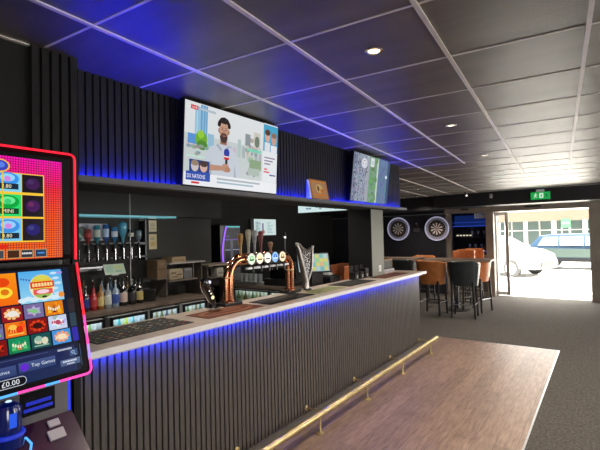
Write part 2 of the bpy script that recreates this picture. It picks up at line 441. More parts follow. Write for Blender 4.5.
# upper screen
B().box(-1.66, -1.605, YL-.01, .812, 1.60, 1.99, .02).build('upper_bezel', M_screen_off, gm)
p = Pic((-1.604, .16, 1.61), (0, 1, 0), (0, 0, 1))
W = .606; H = .345
hot = rgb(255, 20, 190); org = rgb(255, 110, 10); redo = rgb(255, 55, 25)
p.grad(0, 0, W, .15, org, rgb(255, 90, 10)); p.grad(0, .15, W, .25, rgb(255, 90, 10), rgb(255, 40, 70)); p.grad(0, .25, W, H, rgb(255, 30, 90), hot)
dk = rgb(150, 10, 40)
for i in range(76): p.rect(i*.008, 0, i*.008+.0018, H, dk, i == 0)
for i in range(43): p.rect(0, i*.008, W, i*.008+.0018, dk, i == 0)
p.ell(.41, .312, .030, .022, rgb(255, 190, 60)); p.ell(.41, .312, .025, .018, rgb(60, 70, 190)); p.ell(.41, .314, .015, .010, rgb(90, 130, 240))
cols4 = [.475-.0715*k for k in range(7)]
gr = [(.227, .288), (.1445, .218), (.063, .138)]
p.rect(0, .058, .545, .291, rgb(255, 205, 60))
fills = {0: rgb(130, 215, 245), 1: rgb(40, 225, 110), 2: rgb(120, 205, 245)}
from_left = [u for u in (.0, .118, .1895, .261, .3325, .404)]
for ci, u0 in enumerate([.475, .403, .331, .259, .187, .115, .043]):
    for ri, (v0, v1) in enumerate(gr):
        if ci == 0:
            p.rect(u0, v0, u0+.067, v1, rgb(24, 14, 30)); cu, cv = u0+.033, (v0+v1)/2
            p.ell(cu, cv, .022, .02, (rgb(62, 22, 80), rgb(70, 20, 90), rgb(34, 24, 110))[ri]); p.ell(cu-.006, cv+.006, .010, .008, (rgb(74, 44, 100), rgb(110, 40, 90), rgb(60, 60, 130))[ri])
        else:
            p.rect(u0, v0, u0+.068, v1, fills[ri]); cu, cv = u0+.028, (v0+v1)/2+.012
            hi = (rgb(60, 150, 240), rgb(0, 170, 60), rgb(60, 150, 235))[ri]
            p.ell(cu, cv, .034, .022, hi); p.ell(cu, cv+.004, .022, .013, (rgb(150, 220, 255), rgb(110, 240, 150), rgb(160, 210, 255))[ri]); p.ell(cu, cv, .010, .009, rgb(215, 140, 230) if ri != 1 else rgb(60, 210, 120))
            p.rect(u0+.004, v0+.008, u0+.060, v0+.027, (rgb(20, 40, 60), rgb(10, 70, 40), rgb(20, 40, 60))[ri])
            p.text(('3.80', 'MINI', '3.80')[ri], u0+.010, v0+.012, .017, rgb(255, 245, 200))
p.rect(.405, .058, .409, .291, rgb(240, 200, 60))
p.rect(.0, .038, .42, .052, rgb(225, 40, 20))
for u0, c in ((.0, rgb(120, 60, 20)), (.30, rgb(70, 70, 80)), (.417, rgb(70, 35, 15)), (.457, rgb(50, 50, 60)), (.50, rgb(35, 55, 85))):
    w_ = .11 if u0 == .3 else (.29 if u0 == 0 else .038)
    p.rect(u0, .006, u0+w_, .034, rgb(190, 170, 120)); p.rect(u0+.002, .008, u0+w_-.002, .032, c)
p.text('0.20', .365, .014, .018, rgb(240, 240, 240)); [p.rect(.461+.005*k_, .018, .461+.005*k_+.005*.75, .018+.006, rgb(235, 235, 235), k_ == 0) for k_ in range(6)]; p.rect(.508, .018, .53, .023, rgb(60, 140, 220))
p.build('upper_screen', pic_mat('screen_glow', .95), gm)
# lower screen (leans back)
th = math.atan2(.1, .39)
dv = Vector((-math.sin(th), 0, math.cos(th)))          # up along the leaning glass
o_low = Vector((-1.498, 0, 1.205))
nrm = Vector((math.cos(th), 0, math.sin(th)))
lowm = Matrix(((nrm.x, 0, dv.x, o_low.x), (0, 1, 0, 0), (nrm.z, 0, dv.z, o_low.z), (0, 0, 0, 1)))
b = B().box(-.06, -.001, YL-.01, .812, -.005, .395, .014); b.xf(lowm); b.build('lower_bezel', M_screen_off, gm)
p = Pic((-1.4975, .16, 1.205), (0, 1, 0), tuple(dv))
q = lambda s_: .403 - s_         # distance down the glass -> v
X0 = .16
navy = rgb(20, 34, 78)
p.rect(0, q(.385), .618, q(.022), rgb(14, 22, 46))
p.grad(0, q(.385), .605, q(.298), rgb(22, 40, 84), rgb(34, 40, 84))
# top banners
for u0, u1, c, c2 in ((.0, .44-.0, rgb(255, 150, 20), rgb(250, 110, 10)),):
    p.grad(u0, q(.133), .448, q(.029), c2, c)
p.ell(.408, q(.058), .020, .015, rgb(235, 70, 10)); p.ell(.408, q(.092), .026, .018, rgb(255, 225, 60)); p.ell(.412, q(.090), .012, .010, rgb(230, 120, 20))
p.grad(.455, q(.136), .592, q(.028), rgb(150, 215, 245), rgb(80, 175, 240))
for i in range(8): p.ell(.46+.017*i, q(.125)+.004*(i % 2), .014, .008, rgb(215, 238, 250), 12, i == 0)
for i in range(5): p.ell(.565+.006*(i % 3), q(.04+.018*i), .012, .005, rgb(200, 230, 250), 10, i == 0)
for i in range(5): p.poly([(.459+.008*i, q(.050)-.002*i), (.465+.008*i, q(.050)-.002*i), (.462+.008*i, q(.058)-.002*i)], rgb(50, 70, 160), i == 0)
p.ell(.524, q(.085), .040, .043, rgb(245, 235, 190)); p.ell(.524, q(.075), .035, .030, rgb(235, 200, 60)); p.ell(.524, q(.106), .028, .017, rgb(150, 190, 90))
p.rect(.487, q(.088), .563, q(.066), rgb(225, 60, 35)); [p.rect(.493+.0095*k_, q(.083), .493+.0095*k_+.0095*.75, q(.083)+.012, rgb(255, 225, 150), k_ == 0) for k_ in range(7)]
p.rect(.494, q(.110), .556, q(.092), rgb(235, 90, 90)); p.ell(.524, q(.101), .020, .007, rgb(250, 215, 225)); p.ell(.524, q(.052), .024, .008, rgb(220, 215, 90)); p.ell(.527, q(.119), .008, .004, rgb(30, 60, 30))
p.ell(.582, q(.118), .010, .010, rgb(240, 150, 60)); p.ell(.584, q(.040), .010, .005, rgb(170, 150, 235))
rows = [(.140, .187), (.191, .237), (.241, .287)]
cw = .0585
pal = [[(rgb(150, 20, 30), rgb(250, 190, 120), rgb(240, 235, 225)), (rgb(120, 110, 160), rgb(190, 170, 220), rgb(130, 200, 130)), (rgb(230, 130, 20), rgb(120, 40, 10), rgb(250, 190, 40)), (rgb(40, 30, 40), rgb(70, 60, 70), rgb(90, 80, 90))],
       [(rgb(245, 120, 20), rgb(255, 200, 80), rgb(230, 50, 20)), (rgb(130, 15, 15), rgb(225, 60, 20), rgb(60, 10, 10)), (rgb(205, 215, 240), rgb(240, 240, 250), rgb(190, 70, 100)), (rgb(40, 60, 70), rgb(80, 110, 110), rgb(60, 60, 60))],
       [(rgb(20, 140, 90), rgb(225, 120, 50), rgb(90, 200, 120)), (rgb(20, 80, 80), rgb(150, 190, 170), rgb(225, 220, 190)), (rgb(70, 150, 225), rgb(245, 160, 110), rgb(250, 225, 190)), (rgb(30, 20, 130), rgb(80, 80, 210), rgb(200, 200, 240))]]
for r_, (s0, s1) in enumerate(rows):
    for c_ in range(-7, 4):
        u0 = .392 + c_*.0632 + .001*r_
        u1 = u0+cw
        if c_ >= 3: continue
        if u0 < 0: continue
        bgc, mid, hi = pal[r_][c_ % 3] if c_ >= 0 else pal[(r_+c_) % 3][(c_*2) % 3]
        p.rect(u0, q(s1), u1, q(s0), bgc)
        rg = random.Random(r_*17+c_*5+40); k_ = (r_*3+c_) % 4; mc = q((s0+s1)/2)
        for j in range(7): p.ell(u0+cw*rg.uniform(.12, .88), q(rg.uniform(s0+.006, s1-.006)), rg.uniform(.003, .009), rg.uniform(.003, .008), jitter(bgc, .5), 8, j == 0)
        if k_ == 0:
            for j in range(9): p.ell(u0+cw*.5+.019*math.cos(2*PI*j/9), mc+.014*math.sin(2*PI*j/9), .006, .005, mid, 8, j == 0)
            p.ell(u0+cw*.5, mc, .015, .010, hi, 14)
        elif k_ == 1:
            p.poly([(u0+cw*(.5+(.42 if j % 2 else .22)*math.cos(PI*j/6)), mc+(.018 if j % 2 else .010)*math.sin(PI*j/6)) for j in range(12)], mid); p.ell(u0+cw*.5, mc, .009, .008, hi, 10)
        elif k_ == 2:
            for j in range(3): p.poly([(u0+cw*(.12+.27*j), q(s1-.008)), (u0+cw*(.34+.27*j), q(s1-.008)), (u0+cw*(.23+.27*j), q(s0+.010+.004*(j % 2)))], mid if j % 2 else hi, j == 0)
        else:
            p.ell(u0+cw*.36, mc+.003, .013, .013, mid, 14); p.ell(u0+cw*.68, mc-.002, .010, .012, hi, 14); p.rect(u0+cw*.12, q(s1-.010), u0+cw*.88, q(s1-.006), mid)
        for j in range(6): p.rect(u0+cw*(.16+.115*j), mc-.006+.004*math.sin(j+k_), u0+cw*(.235+.115*j), mc+.003+.004*math.sin(j+k_), hi if k_ != 2 else rgb(250, 240, 210), j == 0)
# right-hand part columns (fourth column, partly dark)
for r_, (s0, s1) in enumerate(rows):
    p.rect(.5825+.001*r_, q(s1), .604, q(s0), (rgb(46, 38, 44), rgb(46, 66, 80), rgb(50, 40, 170))[r_])
# shrink of three visible columns handled by pitch: nav bar below
p.rect(0, q(.306), .50, q(.304), rgb(70, 84, 130)); [p.rect(.530+.0042*k_, q(.311), .530+.0042*k_+.0042*.75, q(.311)+.006, rgb(200, 206, 225), k_ == 0) for k_ in range(11)]
p.grad(.0, q(.352), .405, q(.322), rgb(44, 62, 112), rgb(66, 82, 132))
p.grad(.412, q(.350), .520, q(.320), rgb(44, 62, 112), rgb(70, 88, 140))
p.ell(.428, q(.335), .012, .012, rgb(100, 40, 210)); p.text('Top Games', .447, q(.339), .015, rgb(225, 235, 250)); p.text('Games', .345, q(.342), .015, rgb(210, 220, 245))
p.rect(.566, q(.334), .592, q(.313), rgb(60, 84, 130)); p.ell(.577, q(.322), .005, .005, rgb(190, 220, 240)); p.ell(.577, q(.322), .0035, .0035, rgb(60, 84, 130)); p.poly([(.580, q(.326)), (.587, q(.332)), (.586, q(.333)), (.579, q(.327))], rgb(190, 220, 240))
p.grad(.533, q(.362), .597, q(.342), rgb(70, 90, 130), rgb(100, 118, 158)); [p.rect(.541+.005*k_, q(.351), .541+.005*k_+.005*.75, q(.351)+.005, rgb(225, 232, 245), k_ == 0) for k_ in range(9)]; [p.rect(.553+.005*k_, q(.359), .553+.005*k_+.005*.75, q(.359)+.004, rgb(215, 222, 235), k_ == 0) for k_ in range(5)]
p.rect(.600, q(.372), .602, q(.300), rgb(60, 84, 130))
p.rect(.24, q(.385), .415, q(.358), rgb(200, 205, 220)); p.ell(.415, q(.3715), .014, .0135, rgb(200, 205, 220)); p.rect(.24, q(.383), .415, q(.360), rgb(8, 10, 22)); p.ell(.415, q(.3715), .012, .0115, rgb(8, 10, 22)); p.text('£0.00', .360, q(.379), .022, rgb(240, 244, 250))
p.build('lower_screen', pic_mat('screen_glow', .95), gm)
# light edging
def arc_path(pts, r=.022, n=5):
    out = []
    for i, p_ in enumerate(pts):
        p_ = Vector(p_)
        if i in (0, len(pts)-1): out.append(p_); continue
        a = (Vector(pts[i-1])-p_).normalized(); c = (Vector(pts[i+1])-p_).normalized()
        for k in range(n+1):
            t_ = k/n; out.append((p_+a*r)*(1-t_)**2 + p_*2*t_*(1-t_) + (p_+c*r)*t_**2)
    return out
B().tube(arc_path([(-1.60, YL-.01, 1.60), (-1.60, YL-.01, 1.988), (-1.60, .812, 1.988), (-1.60, .812, 1.60)]), .0042, 8).build('light_edge', M_red, gm, True)
def low(y, v): return lowm @ Vector((.002, y, v))
def strip(m, ps): B().tube(arc_path(ps), .0042, 8).build('light_edge', m, gm, True)
strip(M_red, [low(.812, .395), low(.812, .20)])
strip(M_pink, [low(.812, .20), low(.812, .095)])
strip(mat('lilac_led', (.01,)*3, .5, emit=(.45, .3, 1.), es=1.2), [low(.812, .095), low(.812, .045)])
strip(M_pink, [low(.812, .045), low(.812, -.004), low(.70, -.004)])
strip(M_sky, [low(.70, -.004), low(.655, -.004)])
strip(M_pink, [low(.655, -.004), low(.575, -.004)])
strip(M_sky, [low(.575, -.004), low(.45, -.004)])
strip(M_pink, [low(.45, -.004), low(YL-.01, -.004)])
# shelf under the screen, note reader panel, blue side edge
M_pan = mat('machine_panel', (.16, .155, .16), .4, noise=.06)
B().box(-1.66, -1.634, YL, .797, 1.03, 1.20, .002).build('reader_panel', M_pan, gm)
B().box(-1.634, -1.631, .636, .748, 1.070, 1.150).build('note_slot', mat('slot_black', (.004, .004, .008), .2), gm)
B().box(-1.631, -1.627, .652, .735, 1.105, 1.118, .002).box(-1.631, -1.627, .645, .740, 1.084, 1.096, .002).build('note_light', emis('note_glow', (.006, .03, .8), .55), gm)
p = Pic((-1.6335, .60, 1.155), (0, 1, 0), (0, 0, 1))
p.ell(.135, .022, .011, .011, rgb(190, 140, 150)); p.ell(.135, .022, .009, .009, rgb(70, 66, 70)); p.text('18', .130, .0185, .008, rgb(190, 190, 190)); p.rect(.045, .014, .053, .026, rgb(170, 170, 172)); p.rect(.047, .016, .051, .023, rgb(80, 80, 84)); p.rect(.064, .020, .105, .022, rgb(120, 120, 122))
p.build('panel_print', print_mat('panel_ink', .5), gm)
B().box(-1.650, -1.636, .798, .806, 1.04, 1.20, .002).build('light_edge', emis('machine_blue_led', (.01, .04, 1.), 1.2), gm)
# sloping button deck
dth = math.radians(41.6)
DK = Matrix.Translation((-1.632, 0, 1.042)) @ Matrix.Rotation(dth, 4, 'Y')
def dk(x, y, z): return DK @ Vector((x, y, z))
e_ = dk(.24, 0, 0)
deck = [(-1.66, .80), (-1.66, 1.042), (-1.632, 1.042), (e_.x, e_.z), (e_.x-.01, e_.z-.04), (-1.62, .80)]
B().prism(deck, 'y', YL-.01, .808).build('button_deck', mat('deck_pink_tint', (.045, .012, .04), .25, noise=.2, coat=.4), gm)  # pink glow of the screen edging is put into the deck colour
for (s_, y, w_, h_) in ((.028, .733, .026, .038), (.071, .728, .038, .054)):
    b = B().box(-w_/2, w_/2, -h_/2, h_/2, 0, .008, .003); b.xf(DK @ Matrix.Translation((s_, y, .0005)))
    b.build('button', mat('button_silver', (.55, .5, .56), .3, noise=.05), gm)
M_bb = mat('start_button_blue', (.004, .012, .07), .15, coat=.6, emit=(.0, .03, .9), es=.05)
B().lathe([(.045, 0), (.045, .04), (.038, .046), (.038, .118), (.031, .136), (.014, .145), (0, .146)], (-1.600, .588, 1.006), 24).build('start_button', M_bb, gm, True)
B().lathe([(.046, 0), (.049, .004), (.049, .008), (.046, .012)], (-1.600, .588, 1.040), 24).build('button_ring', emis('ring_blue', (.02, .06, 1.), .5), gm, True)
B().lathe([(.010, 0), (.007, .003), (0, .004)], (-1.595, .588, 1.1515), 12).build('button_cap_light', emis('button_white', (.6, .8, 1.), 1.2), gm, True)
B().box(-1.563, -1.560, .578, .598, 1.075, 1.12).build('button_glow', emis('button_glow_blue', (.01, .12, 1.), .8), gm)
B().tube([dk(.03, .52, .002), dk(.035, .60, .002), dk(.045, .640, .002), dk(.07, .648, .002), dk(.10, .635, .002), dk(.13, .60, .002)], .004, 8).build('light_edge', M_sky, gm, True)
B().box(-2.06, -1.76, YL+.02, .78, 0, .02).build('foot_plinth', M_blackp, gm)
struct_y = None

# ------------------------------------------------------------------ televisions
def tilt_frame(yc, z0, xb, tilt):
    """matrix: local x = out of the wall, y = along wall, z = up; leaning forward at the top"""
    return Matrix.Translation((xb, yc, z0)) @ Matrix.Rotation(tilt, 4, 'Y')
def tv(label, y0, y1, z0, h, xb, tilt, draw, strength, side='televisions on the slatted bulkhead'):
    t = thing('television', label, 'television', (xb-.02, (y0+y1)/2, z0), side)
    M = tilt_frame((y0+y1)/2, z0, xb, tilt); w = (y1-y0)/2
    b = B().box(-.045, -.001, -w, w, 0, h, .004); b.xf(M); b.build('casing', M_screen_off, t)
    b = B().box(-.075, -.045, -.15, .15, h*.3, h*.7, .004); b.xf(M); b.build('mount', M_blackp, t)
    o = M @ Vector((.0002, -w+.008, .010)); V = (M.to_3x3() @ Vector((0, 0, 1)))
    p = Pic(o, (0, 1, 0), V); p.step = .0002
    draw(p, 2*w-.016, h-.020); p.build('screen_picture', pic_mat('tv_glow', strength), t)
    return t
def news(p, W, H):
    X = lambda a: a*W
    Y = lambda a: a*H
    def R(a, b, c, d, col, layer=True): p.rect(X(a), Y(b), X(c), Y(d), col, layer)
    def E(a, b, c, d, col, n=20, layer=True): p.ell(X(a), Y(b), c*W, d*H, col, n, layer)
    p.grad(0, 0, X(1), Y(1), rgb(215, 220, 222), rgb(226, 230, 232))
    rr = random.Random(3)
    R(.0, .14, .80, .62, rgb(200, 208, 208))
    # skyline and street behind the reporter
    for i in range(16): R(.02+.05*i, .44, .055+.05*i, .52+rr.uniform(0, .16), jitter(rgb(185, 196, 200), .25), i == 0)
    R(.09, .60, .14, .96, rgb(150, 195, 222)); R(.14, .60, .205, .99, rgb(110, 165, 205)); R(.105, .6, .112, .96, rgb(190, 220, 235), True); R(.16, .6, .166, .99, rgb(170, 205, 230), False); R(.185, .6, .19, .99, rgb(170, 205, 230), False)
    R(.03, .50, .13, .62, rgb(90, 150, 215)); R(.21, .50, .27, .66, rgb(150, 190, 215)); E(.15, .57, .055, .10, rgb(110, 175, 50)); E(.16, .50, .05, .06, rgb(80, 140, 50)); E(.145, .63, .03, .05, rgb(150, 205, 60))
    for i in range(22): E(.03+rr.random()*.27, .26+rr.random()*.24, .012+.02*rr.random(), .02, jitter(rgb(150, 165, 150), .3), 8, i == 0)
    for i in range(22): E(.62+rr.random()*.17, .22+rr.random()*.5, .008+.022*rr.random(), .03, jitter(rgb(165, 172, 165), .3), 8, i == 0)
    R(.62, .55, .80, .585, rgb(120, 215, 185)); R(.02, .345, .30, .36, rgb(190, 235, 215)); R(.60, .62, .66, .78, rgb(140, 150, 155)); R(.70, .60, .78, .83, rgb(205, 200, 190)); E(.74, .70, .03, .08, rgb(110, 125, 110), 12); R(.655, .30, .80, .44, rgb(140, 165, 130)); R(.64, .22, .78, .32, rgb(175, 190, 180))
    # reporter
    X = lambda a: (a-.092)*W
    shirt = rgb(200, 207, 217); shade = rgb(168, 176, 190)
    p.poly([(X(.25), Y(.13)), (X(.65), Y(.13)), (X(.63), Y(.33)), (X(.59), Y(.48)), (X(.51), Y(.555)), (X(.40), Y(.56)), (X(.32), Y(.50)), (X(.27), Y(.34))], shirt)
    p.poly([(X(.32), Y(.13)), (X(.345), Y(.13)), (X(.335), Y(.36))], shade); p.poly([(X(.57), Y(.13)), (X(.60), Y(.13)), (X(.58), Y(.34))], shade, False); p.poly([(X(.40), Y(.56)), (X(.445), Y(.50)), (X(.43), Y(.47)), (X(.38), Y(.54))], shade, False); p.poly([(X(.51), Y(.56)), (X(.465), Y(.50)), (X(.48), Y(.47)), (X(.525), Y(.545))], shade, False)
    skin = rgb(188, 142, 118); sk2 = rgb(160, 114, 94)
    p.poly([(X(.42), Y(.56)), (X(.49), Y(.56)), (X(.485), Y(.64)), (X(.425), Y(.64))], sk2)
    E(.408, .735, .010, .032, sk2, 10); E(.505, .735, .010, .032, sk2, 10, False)
    E(.456, .66, .040, .082, rgb(84, 62, 54), 20); E(.456, .735, .048, .105, skin, 24); E(.456, .775, .046, .07, rgb(198, 154, 130), 20)
    E(.456, .652, .036, .050, rgb(72, 52, 46), 18); E(.456, .695, .026, .020, rgb(84, 62, 54), 12); E(.456, .672, .015, .009, rgb(168, 104, 98), 12); E(.456, .725, .009, .028, rgb(172, 124, 102), 10)
    R(.428, .768, .446, .776, rgb(48, 34, 30)); R(.466, .768, .484, .776, rgb(48, 34, 30), False); E(.437, .752, .007, .007, rgb(50, 40, 40), 8); E(.475, .752, .007, .007, rgb(50, 40, 40), 8, False)
    for i in range(30):
        a = PI*i/29; E(.456+.052*math.cos(a), .825+.062*math.sin(a)-.02*abs(math.cos(a)), .016, .028, jitter(rgb(40, 32, 32), .35), 9, i == 0)
    E(.456, .868, .048, .042, rgb(38, 30, 30), 18)
    # microphone held in the hand
    R(.475, .27, .500, .42, rgb(25, 25, 30)); R(.462, .375, .515, .455, rgb(200, 30, 45)); E(.488, .465, .030, .055, rgb(40, 60, 160), 16); R(.462, .405, .515, .420, rgb(240, 230, 235))
    E(.478, .265, .040, .055, skin, 14); E(.502, .245, .03, .035, rgb(180, 128, 104), 10); p.poly([(X(.30), Y(.20)), (X(.45), Y(.225)), (X(.45), Y(.285)), (X(.30), Y(.28))], skin)
    # right column
    X = lambda a: a*W
    R(.812, .16, 1., 1., rgb(232, 236, 240)); R(.812, .60, 1., .985, rgb(70, 165, 205)); E(.865, .82, .033, .085, rgb(212, 170, 155)); E(.865, .875, .035, .045, rgb(90, 60, 50)); R(.83, .60, .90, .73, rgb(225, 225, 230)); E(.95, .79, .033, .085, rgb(205, 160, 140)); E(.95, .85, .035, .04, rgb(140, 110, 90)); R(.91, .60, .99, .70, rgb(235, 235, 240))
    for i in range(3): R(.83, .50-.045*i, .97-.03*i, .518-.045*i, rgb(140, 120, 150), i == 0)
    R(.825, .29, .90, .31, rgb(220, 60, 90)); R(.90, .25, .98, .27, rgb(90, 90, 150)); R(.83, .33, .87, .35, rgb(220, 60, 60), False)
    # lower third
    R(.0, .0, 1., .155, rgb(236, 238, 242)); R(.30, .10, .78, .125, rgb(170, 180, 190)); R(.30, .055, .70, .078, rgb(160, 185, 200)); R(.04, .165, .225, .31, rgb(30, 60, 130))
    E(.09, .235, .034, .068, rgb(205, 195, 195)); E(.09, .27, .034, .035, rgb(150, 130, 110)); E(.17, .235, .034, .068, rgb(215, 175, 160)); E(.17, .27, .036, .038, rgb(70, 50, 45))
    R(.012, .058, .232, .165, rgb(30, 75, 175)); p.text('SIX NATIONS', X(.020), Y(.085), H*.072, rgb(250, 250, 255), sx=.66)
    R(.012, .012, .20, .050, rgb(235, 240, 245)); R(.06, .02, .13, .045, rgb(220, 40, 60)); R(.04, .905, .105, .955, rgb(215, 30, 45)); p.text('LIVE', X(.05), Y(.915), H*.04, rgb(255, 255, 255), sx=1.1); R(.12, .915, .27, .945, rgb(180, 195, 205))
tv('television showing a news reporter holding a red and blue microphone', 1.785, 2.742, 2.004, .562, -2.185, math.radians(4.0), news, .92)
def pitch(p, W, H):
    rr = random.Random(11)
    p.rect(0, 0, W, H, rgb(150, 160, 175))
    p.rect(W*.40, 0, W*.64, H, rgb(125, 160, 135)); p.rect(W*.62, 0, W*.66, H, rgb(200, 215, 205)); p.rect(W*.66, 0, W*.93, H, rgb(105, 128, 160)); p.rect(W*.93, 0, W, H, rgb(60, 85, 120))
    p.rect(0, 0, W*.09, H, rgb(120, 128, 150)); p.rect(W*.33, 0, W*.41, H, rgb(165, 170, 180))
    for i in range(150):
        c = random.Random(i).choice([rgb(120, 100, 160), rgb(190, 195, 210), rgb(80, 70, 110), rgb(150, 170, 200), rgb(60, 60, 80), rgb(170, 130, 150)])
        u = rr.uniform(.02, .36)*W; v = rr.random()*H*.97; p.ell(u, v+.004, .009, .013, c, 6, i == 0)
    for i in range(40): p.ell(W*rr.uniform(.42, .62), H*rr.random(), .022, .02, jitter(rgb(105, 150, 95), .3), 8, i == 0)
    for i in range(40): p.ell(W*rr.uniform(.68, .92), H*rr.random(), .014, .03, jitter(rgb(100, 122, 160), .35), 8, i == 0)
    p.ell(W*.27, H*.82, W*.075, H*.11, rgb(215, 218, 230)); p.ell(W*.27, H*.83, W*.035, H*.05, rgb(150, 60, 75)); p.poly([(W*.23, H*.86), (W*.31, H*.86), (W*.27, H*.76)], rgb(235, 235, 240))
    p.rect(W*.43, H*.78, W*.53, H*.97, rgb(225, 230, 235)); p.rect(W*.45, H*.83, W*.51, H*.91, rgb(190, 205, 215)); p.ell(W*.90, H*.62, W*.03, H*.04, rgb(225, 235, 240))
    for i in range(12): p.rect(W*.15, H*(.1+.065*i), W*.165, H*(.13+.065*i), rgb(50, 50, 80), i == 0)
tv('television showing a green pitch and a crowd, nearest the grey pillar', 4.0, 4.945, 2.018, .538, -2.185, math.radians(7.2), pitch, .50)

# framed sign box on the ledge between the TVs
t = thing('display_board', 'orange and brown framed sign standing between the two televisions', 'sign', (-2.2, 3.45, 2.0085))
B().box(-2.243, -2.192, 3.30, 3.60, 2.0085, 2.0125).build('base', M_blackp, t)
b = B().box(-.012, 0, -.15, .15, 0, .20, .002); Mx = tilt_frame(3.455, 2.003, -2.195, math.radians(-11)); b.xf(Mx); b.build('frame', mat('sign_wood', (.30, .15, .06), .5, noise=.2), t)
B().prism([(-2.197, 2.0), (-2.243, 2.0), (-2.240, 2.185), (-2.232, 2.185)], 'y', 3.275, 3.304).build('side_panel', M_white, t)
p = Pic(Mx @ Vector((.0004, -.14, .01)), (0, 1, 0), Mx.to_3x3() @ Vector((0, 0, 1)))
p.rect(0, 0, .28, .18, rgb(190, 120, 60)); p.rect(.02, .015, .26, .165, rgb(170, 130, 95)); p.ell(.14, .10, .06, .045, rgb(205, 170, 110)); p.rect(.05, .03, .23, .045, rgb(215, 120, 30)); p.ell(.12, .10, .02, .028, rgb(110, 80, 60)); p.rect(.02, .16, .26, .165, rgb(220, 150, 60)); p.ell(.18, .08, .028, .02, rgb(200, 110, 40))
p.build('artwork', pic_mat('sign_glow', .75), t)

# ------------------------------------------------------------------ back bar
ca = thing('back_counter', 'brown back counter carrying the row of spirit bottles', 'counter', (-4.55, 2.5, 0))
B().box(-4.848, -4.25, 1.107, 3.86, .88, .92, .004).build('worktop', M_bcount, ca)
B().box(-4.848, -4.32, 1.107, 3.84, .0, .879).build('carcass', M_blackp, ca)
cb = thing('back_counter', 'brown counter crossing the far end of the bar behind the copper taps', 'counter', (-4.3, 5.2, 0))
B().box(-5.75, -3.15, 4.88, 5.40, .88, .92, .004).build('worktop', M_bcount, cb)
B().box(-5.7, -3.2, 4.95, 5.38, .0, .879).build('carcass', M_blackp, cb)

# under-counter bottle fridges
fcols = [[rgb(120, 190, 210), rgb(230, 120, 70), rgb(200, 220, 190), rgb(160, 200, 120), rgb(220, 225, 230)], [rgb(70, 200, 60), rgb(90, 200, 220), rgb(210, 230, 90), rgb(120, 210, 230), rgb(200, 220, 235)], [rgb(90, 110, 90), rgb(150, 150, 110), rgb(110, 130, 80), rgb(90, 100, 120), rgb(160, 150, 120)], [rgb(150, 160, 120), rgb(110, 140, 90), rgb(190, 190, 170), rgb(130, 120, 80), rgb(90, 120, 100)]]
M_fin = mat('fridge_lining', (.55, .58, .6), .4)
def fridge_bottle_proto():
    return None
fb_cache = {}
def fbottle(c, x, y, z, label, group):
    key = tuple(round(v, 3) for v in c)
    if key not in fb_cache:
        t = thing('bottle', label, 'bottle', (x, y, z), group)
        m = bottleglass('drink_%d' % len(fb_cache), c)
        B().lathe([(.026, 0), (.028, .004), (.028, .13), (.022, .155), (.012, .185), (.011, .215)], (x, y, z), 12).build('body', m, t, True)
        B().lathe([(.013, .0), (.013, .012), (0, .013)], (x, y, z+.2155), 12).build('cap', M_steel, t)
        B().lathe([(.0285, .03), (.0285, .105)], (x, y, z), 12).build('label_band', mat('fb_label_%d' % len(fb_cache), tuple(min(1, v*1.1+.12) for v in c), .5), t, True)
        fb_cache[key] = t; return t
    d = dup(fb_cache[key], (x, y, z), label=label); d['group'] = group; return d
FL = ['fridge furthest left under the bottle counter', 'second fridge from the left under the bottle counter', 'third fridge from the left under the bottle counter', 'fridge furthest right under the bottle counter']
FN = ['green, orange and white', 'green, blue and lime', 'dim olive and grey', 'pale green and brown']
for i, (y0, y1) in enumerate(((2.02, 2.42), (2.48, 2.92), (2.96, 3.36), (3.42, 3.80))):
    f = thing('bottle_fridge', 'small lit glass-door ' + FL[i], 'fridge', (-4.30, (y0+y1)/2, .1), 'under-counter bottle fridges')
    fx = B(); fx.box(-4.315, -4.308, y0, y1, .1, .86).box(-4.308, -4.21, y0, y0+.012, .1, .86).box(-4.308, -4.21, y1-.012, y1, .1, .86).box(-4.308, -4.21, y0+.012, y1-.012, .845, .86).box(-4.308, -4.21, y0+.012, y1-.012, .1, .12)
    fx.build('cabinet', M_fin, f)
    sh = B(); sh.box(-4.306, -4.215, y0+.013, y1-.013, .60, .605).box(-4.306, -4.215, y0+.013, y1-.013, .33, .335); sh.build('shelf', M_steel, f)
    B().box(-4.30, -4.22, y0+.02, y1-.02, .836, .844).build('lamp', emis('fridge_lamp', (.8, .95, 1.), 5 if i != 2 else 2.2), f)
    d = B().box(-4.208, -4.19, y0, y0+.03, .1, .86).box(-4.208, -4.19, y1-.03, y1, .1, .86).box(-4.208, -4.19, y0+.03, y1-.03, .83, .86).box(-4.208, -4.19, y0+.03, y1-.03, .1, .13).build('door', M_blackp, f)
    B().box(-4.203, -4.199, y0+.03, y1-.03, .13, .83).build('glass_pane', glass('fridge_glass'), d)
    nb = 5
    for k in range(nb):
        c = fcols[i][k]
        fbottle(c, -4.262, y0+.055+k*(y1-y0-.11)/(nb-1), .606, 'small bottle on the shelf of the ' + FL[i], 'bottles in the ' + FL[i])
f = thing('bottle_fridge', 'lit drinks fridge facing the camera between the copper tap legs', 'fridge', (-4.35, 4.9, .1), 'under-counter bottle fridges')
fx = B(); fx.box(-4.75, -3.30, 4.935, 4.945, .1, .86).box(-4.75, -4.735, 4.86, 4.935, .1, .86).box(-3.315, -3.30, 4.86, 4.935, .1, .86).box(-4.735, -3.315, 4.86, 4.935, .845, .86); fx.build('cabinet', M_fin, f)
B().box(-4.73, -3.32, 4.862, 4.933, .60, .605).build('shelf', M_steel, f)
B().box(-4.70, -3.35, 4.87, 4.92, .836, .844).build('lamp', emis('fridge_lamp_far', (.85, 1., .85), 4), f)
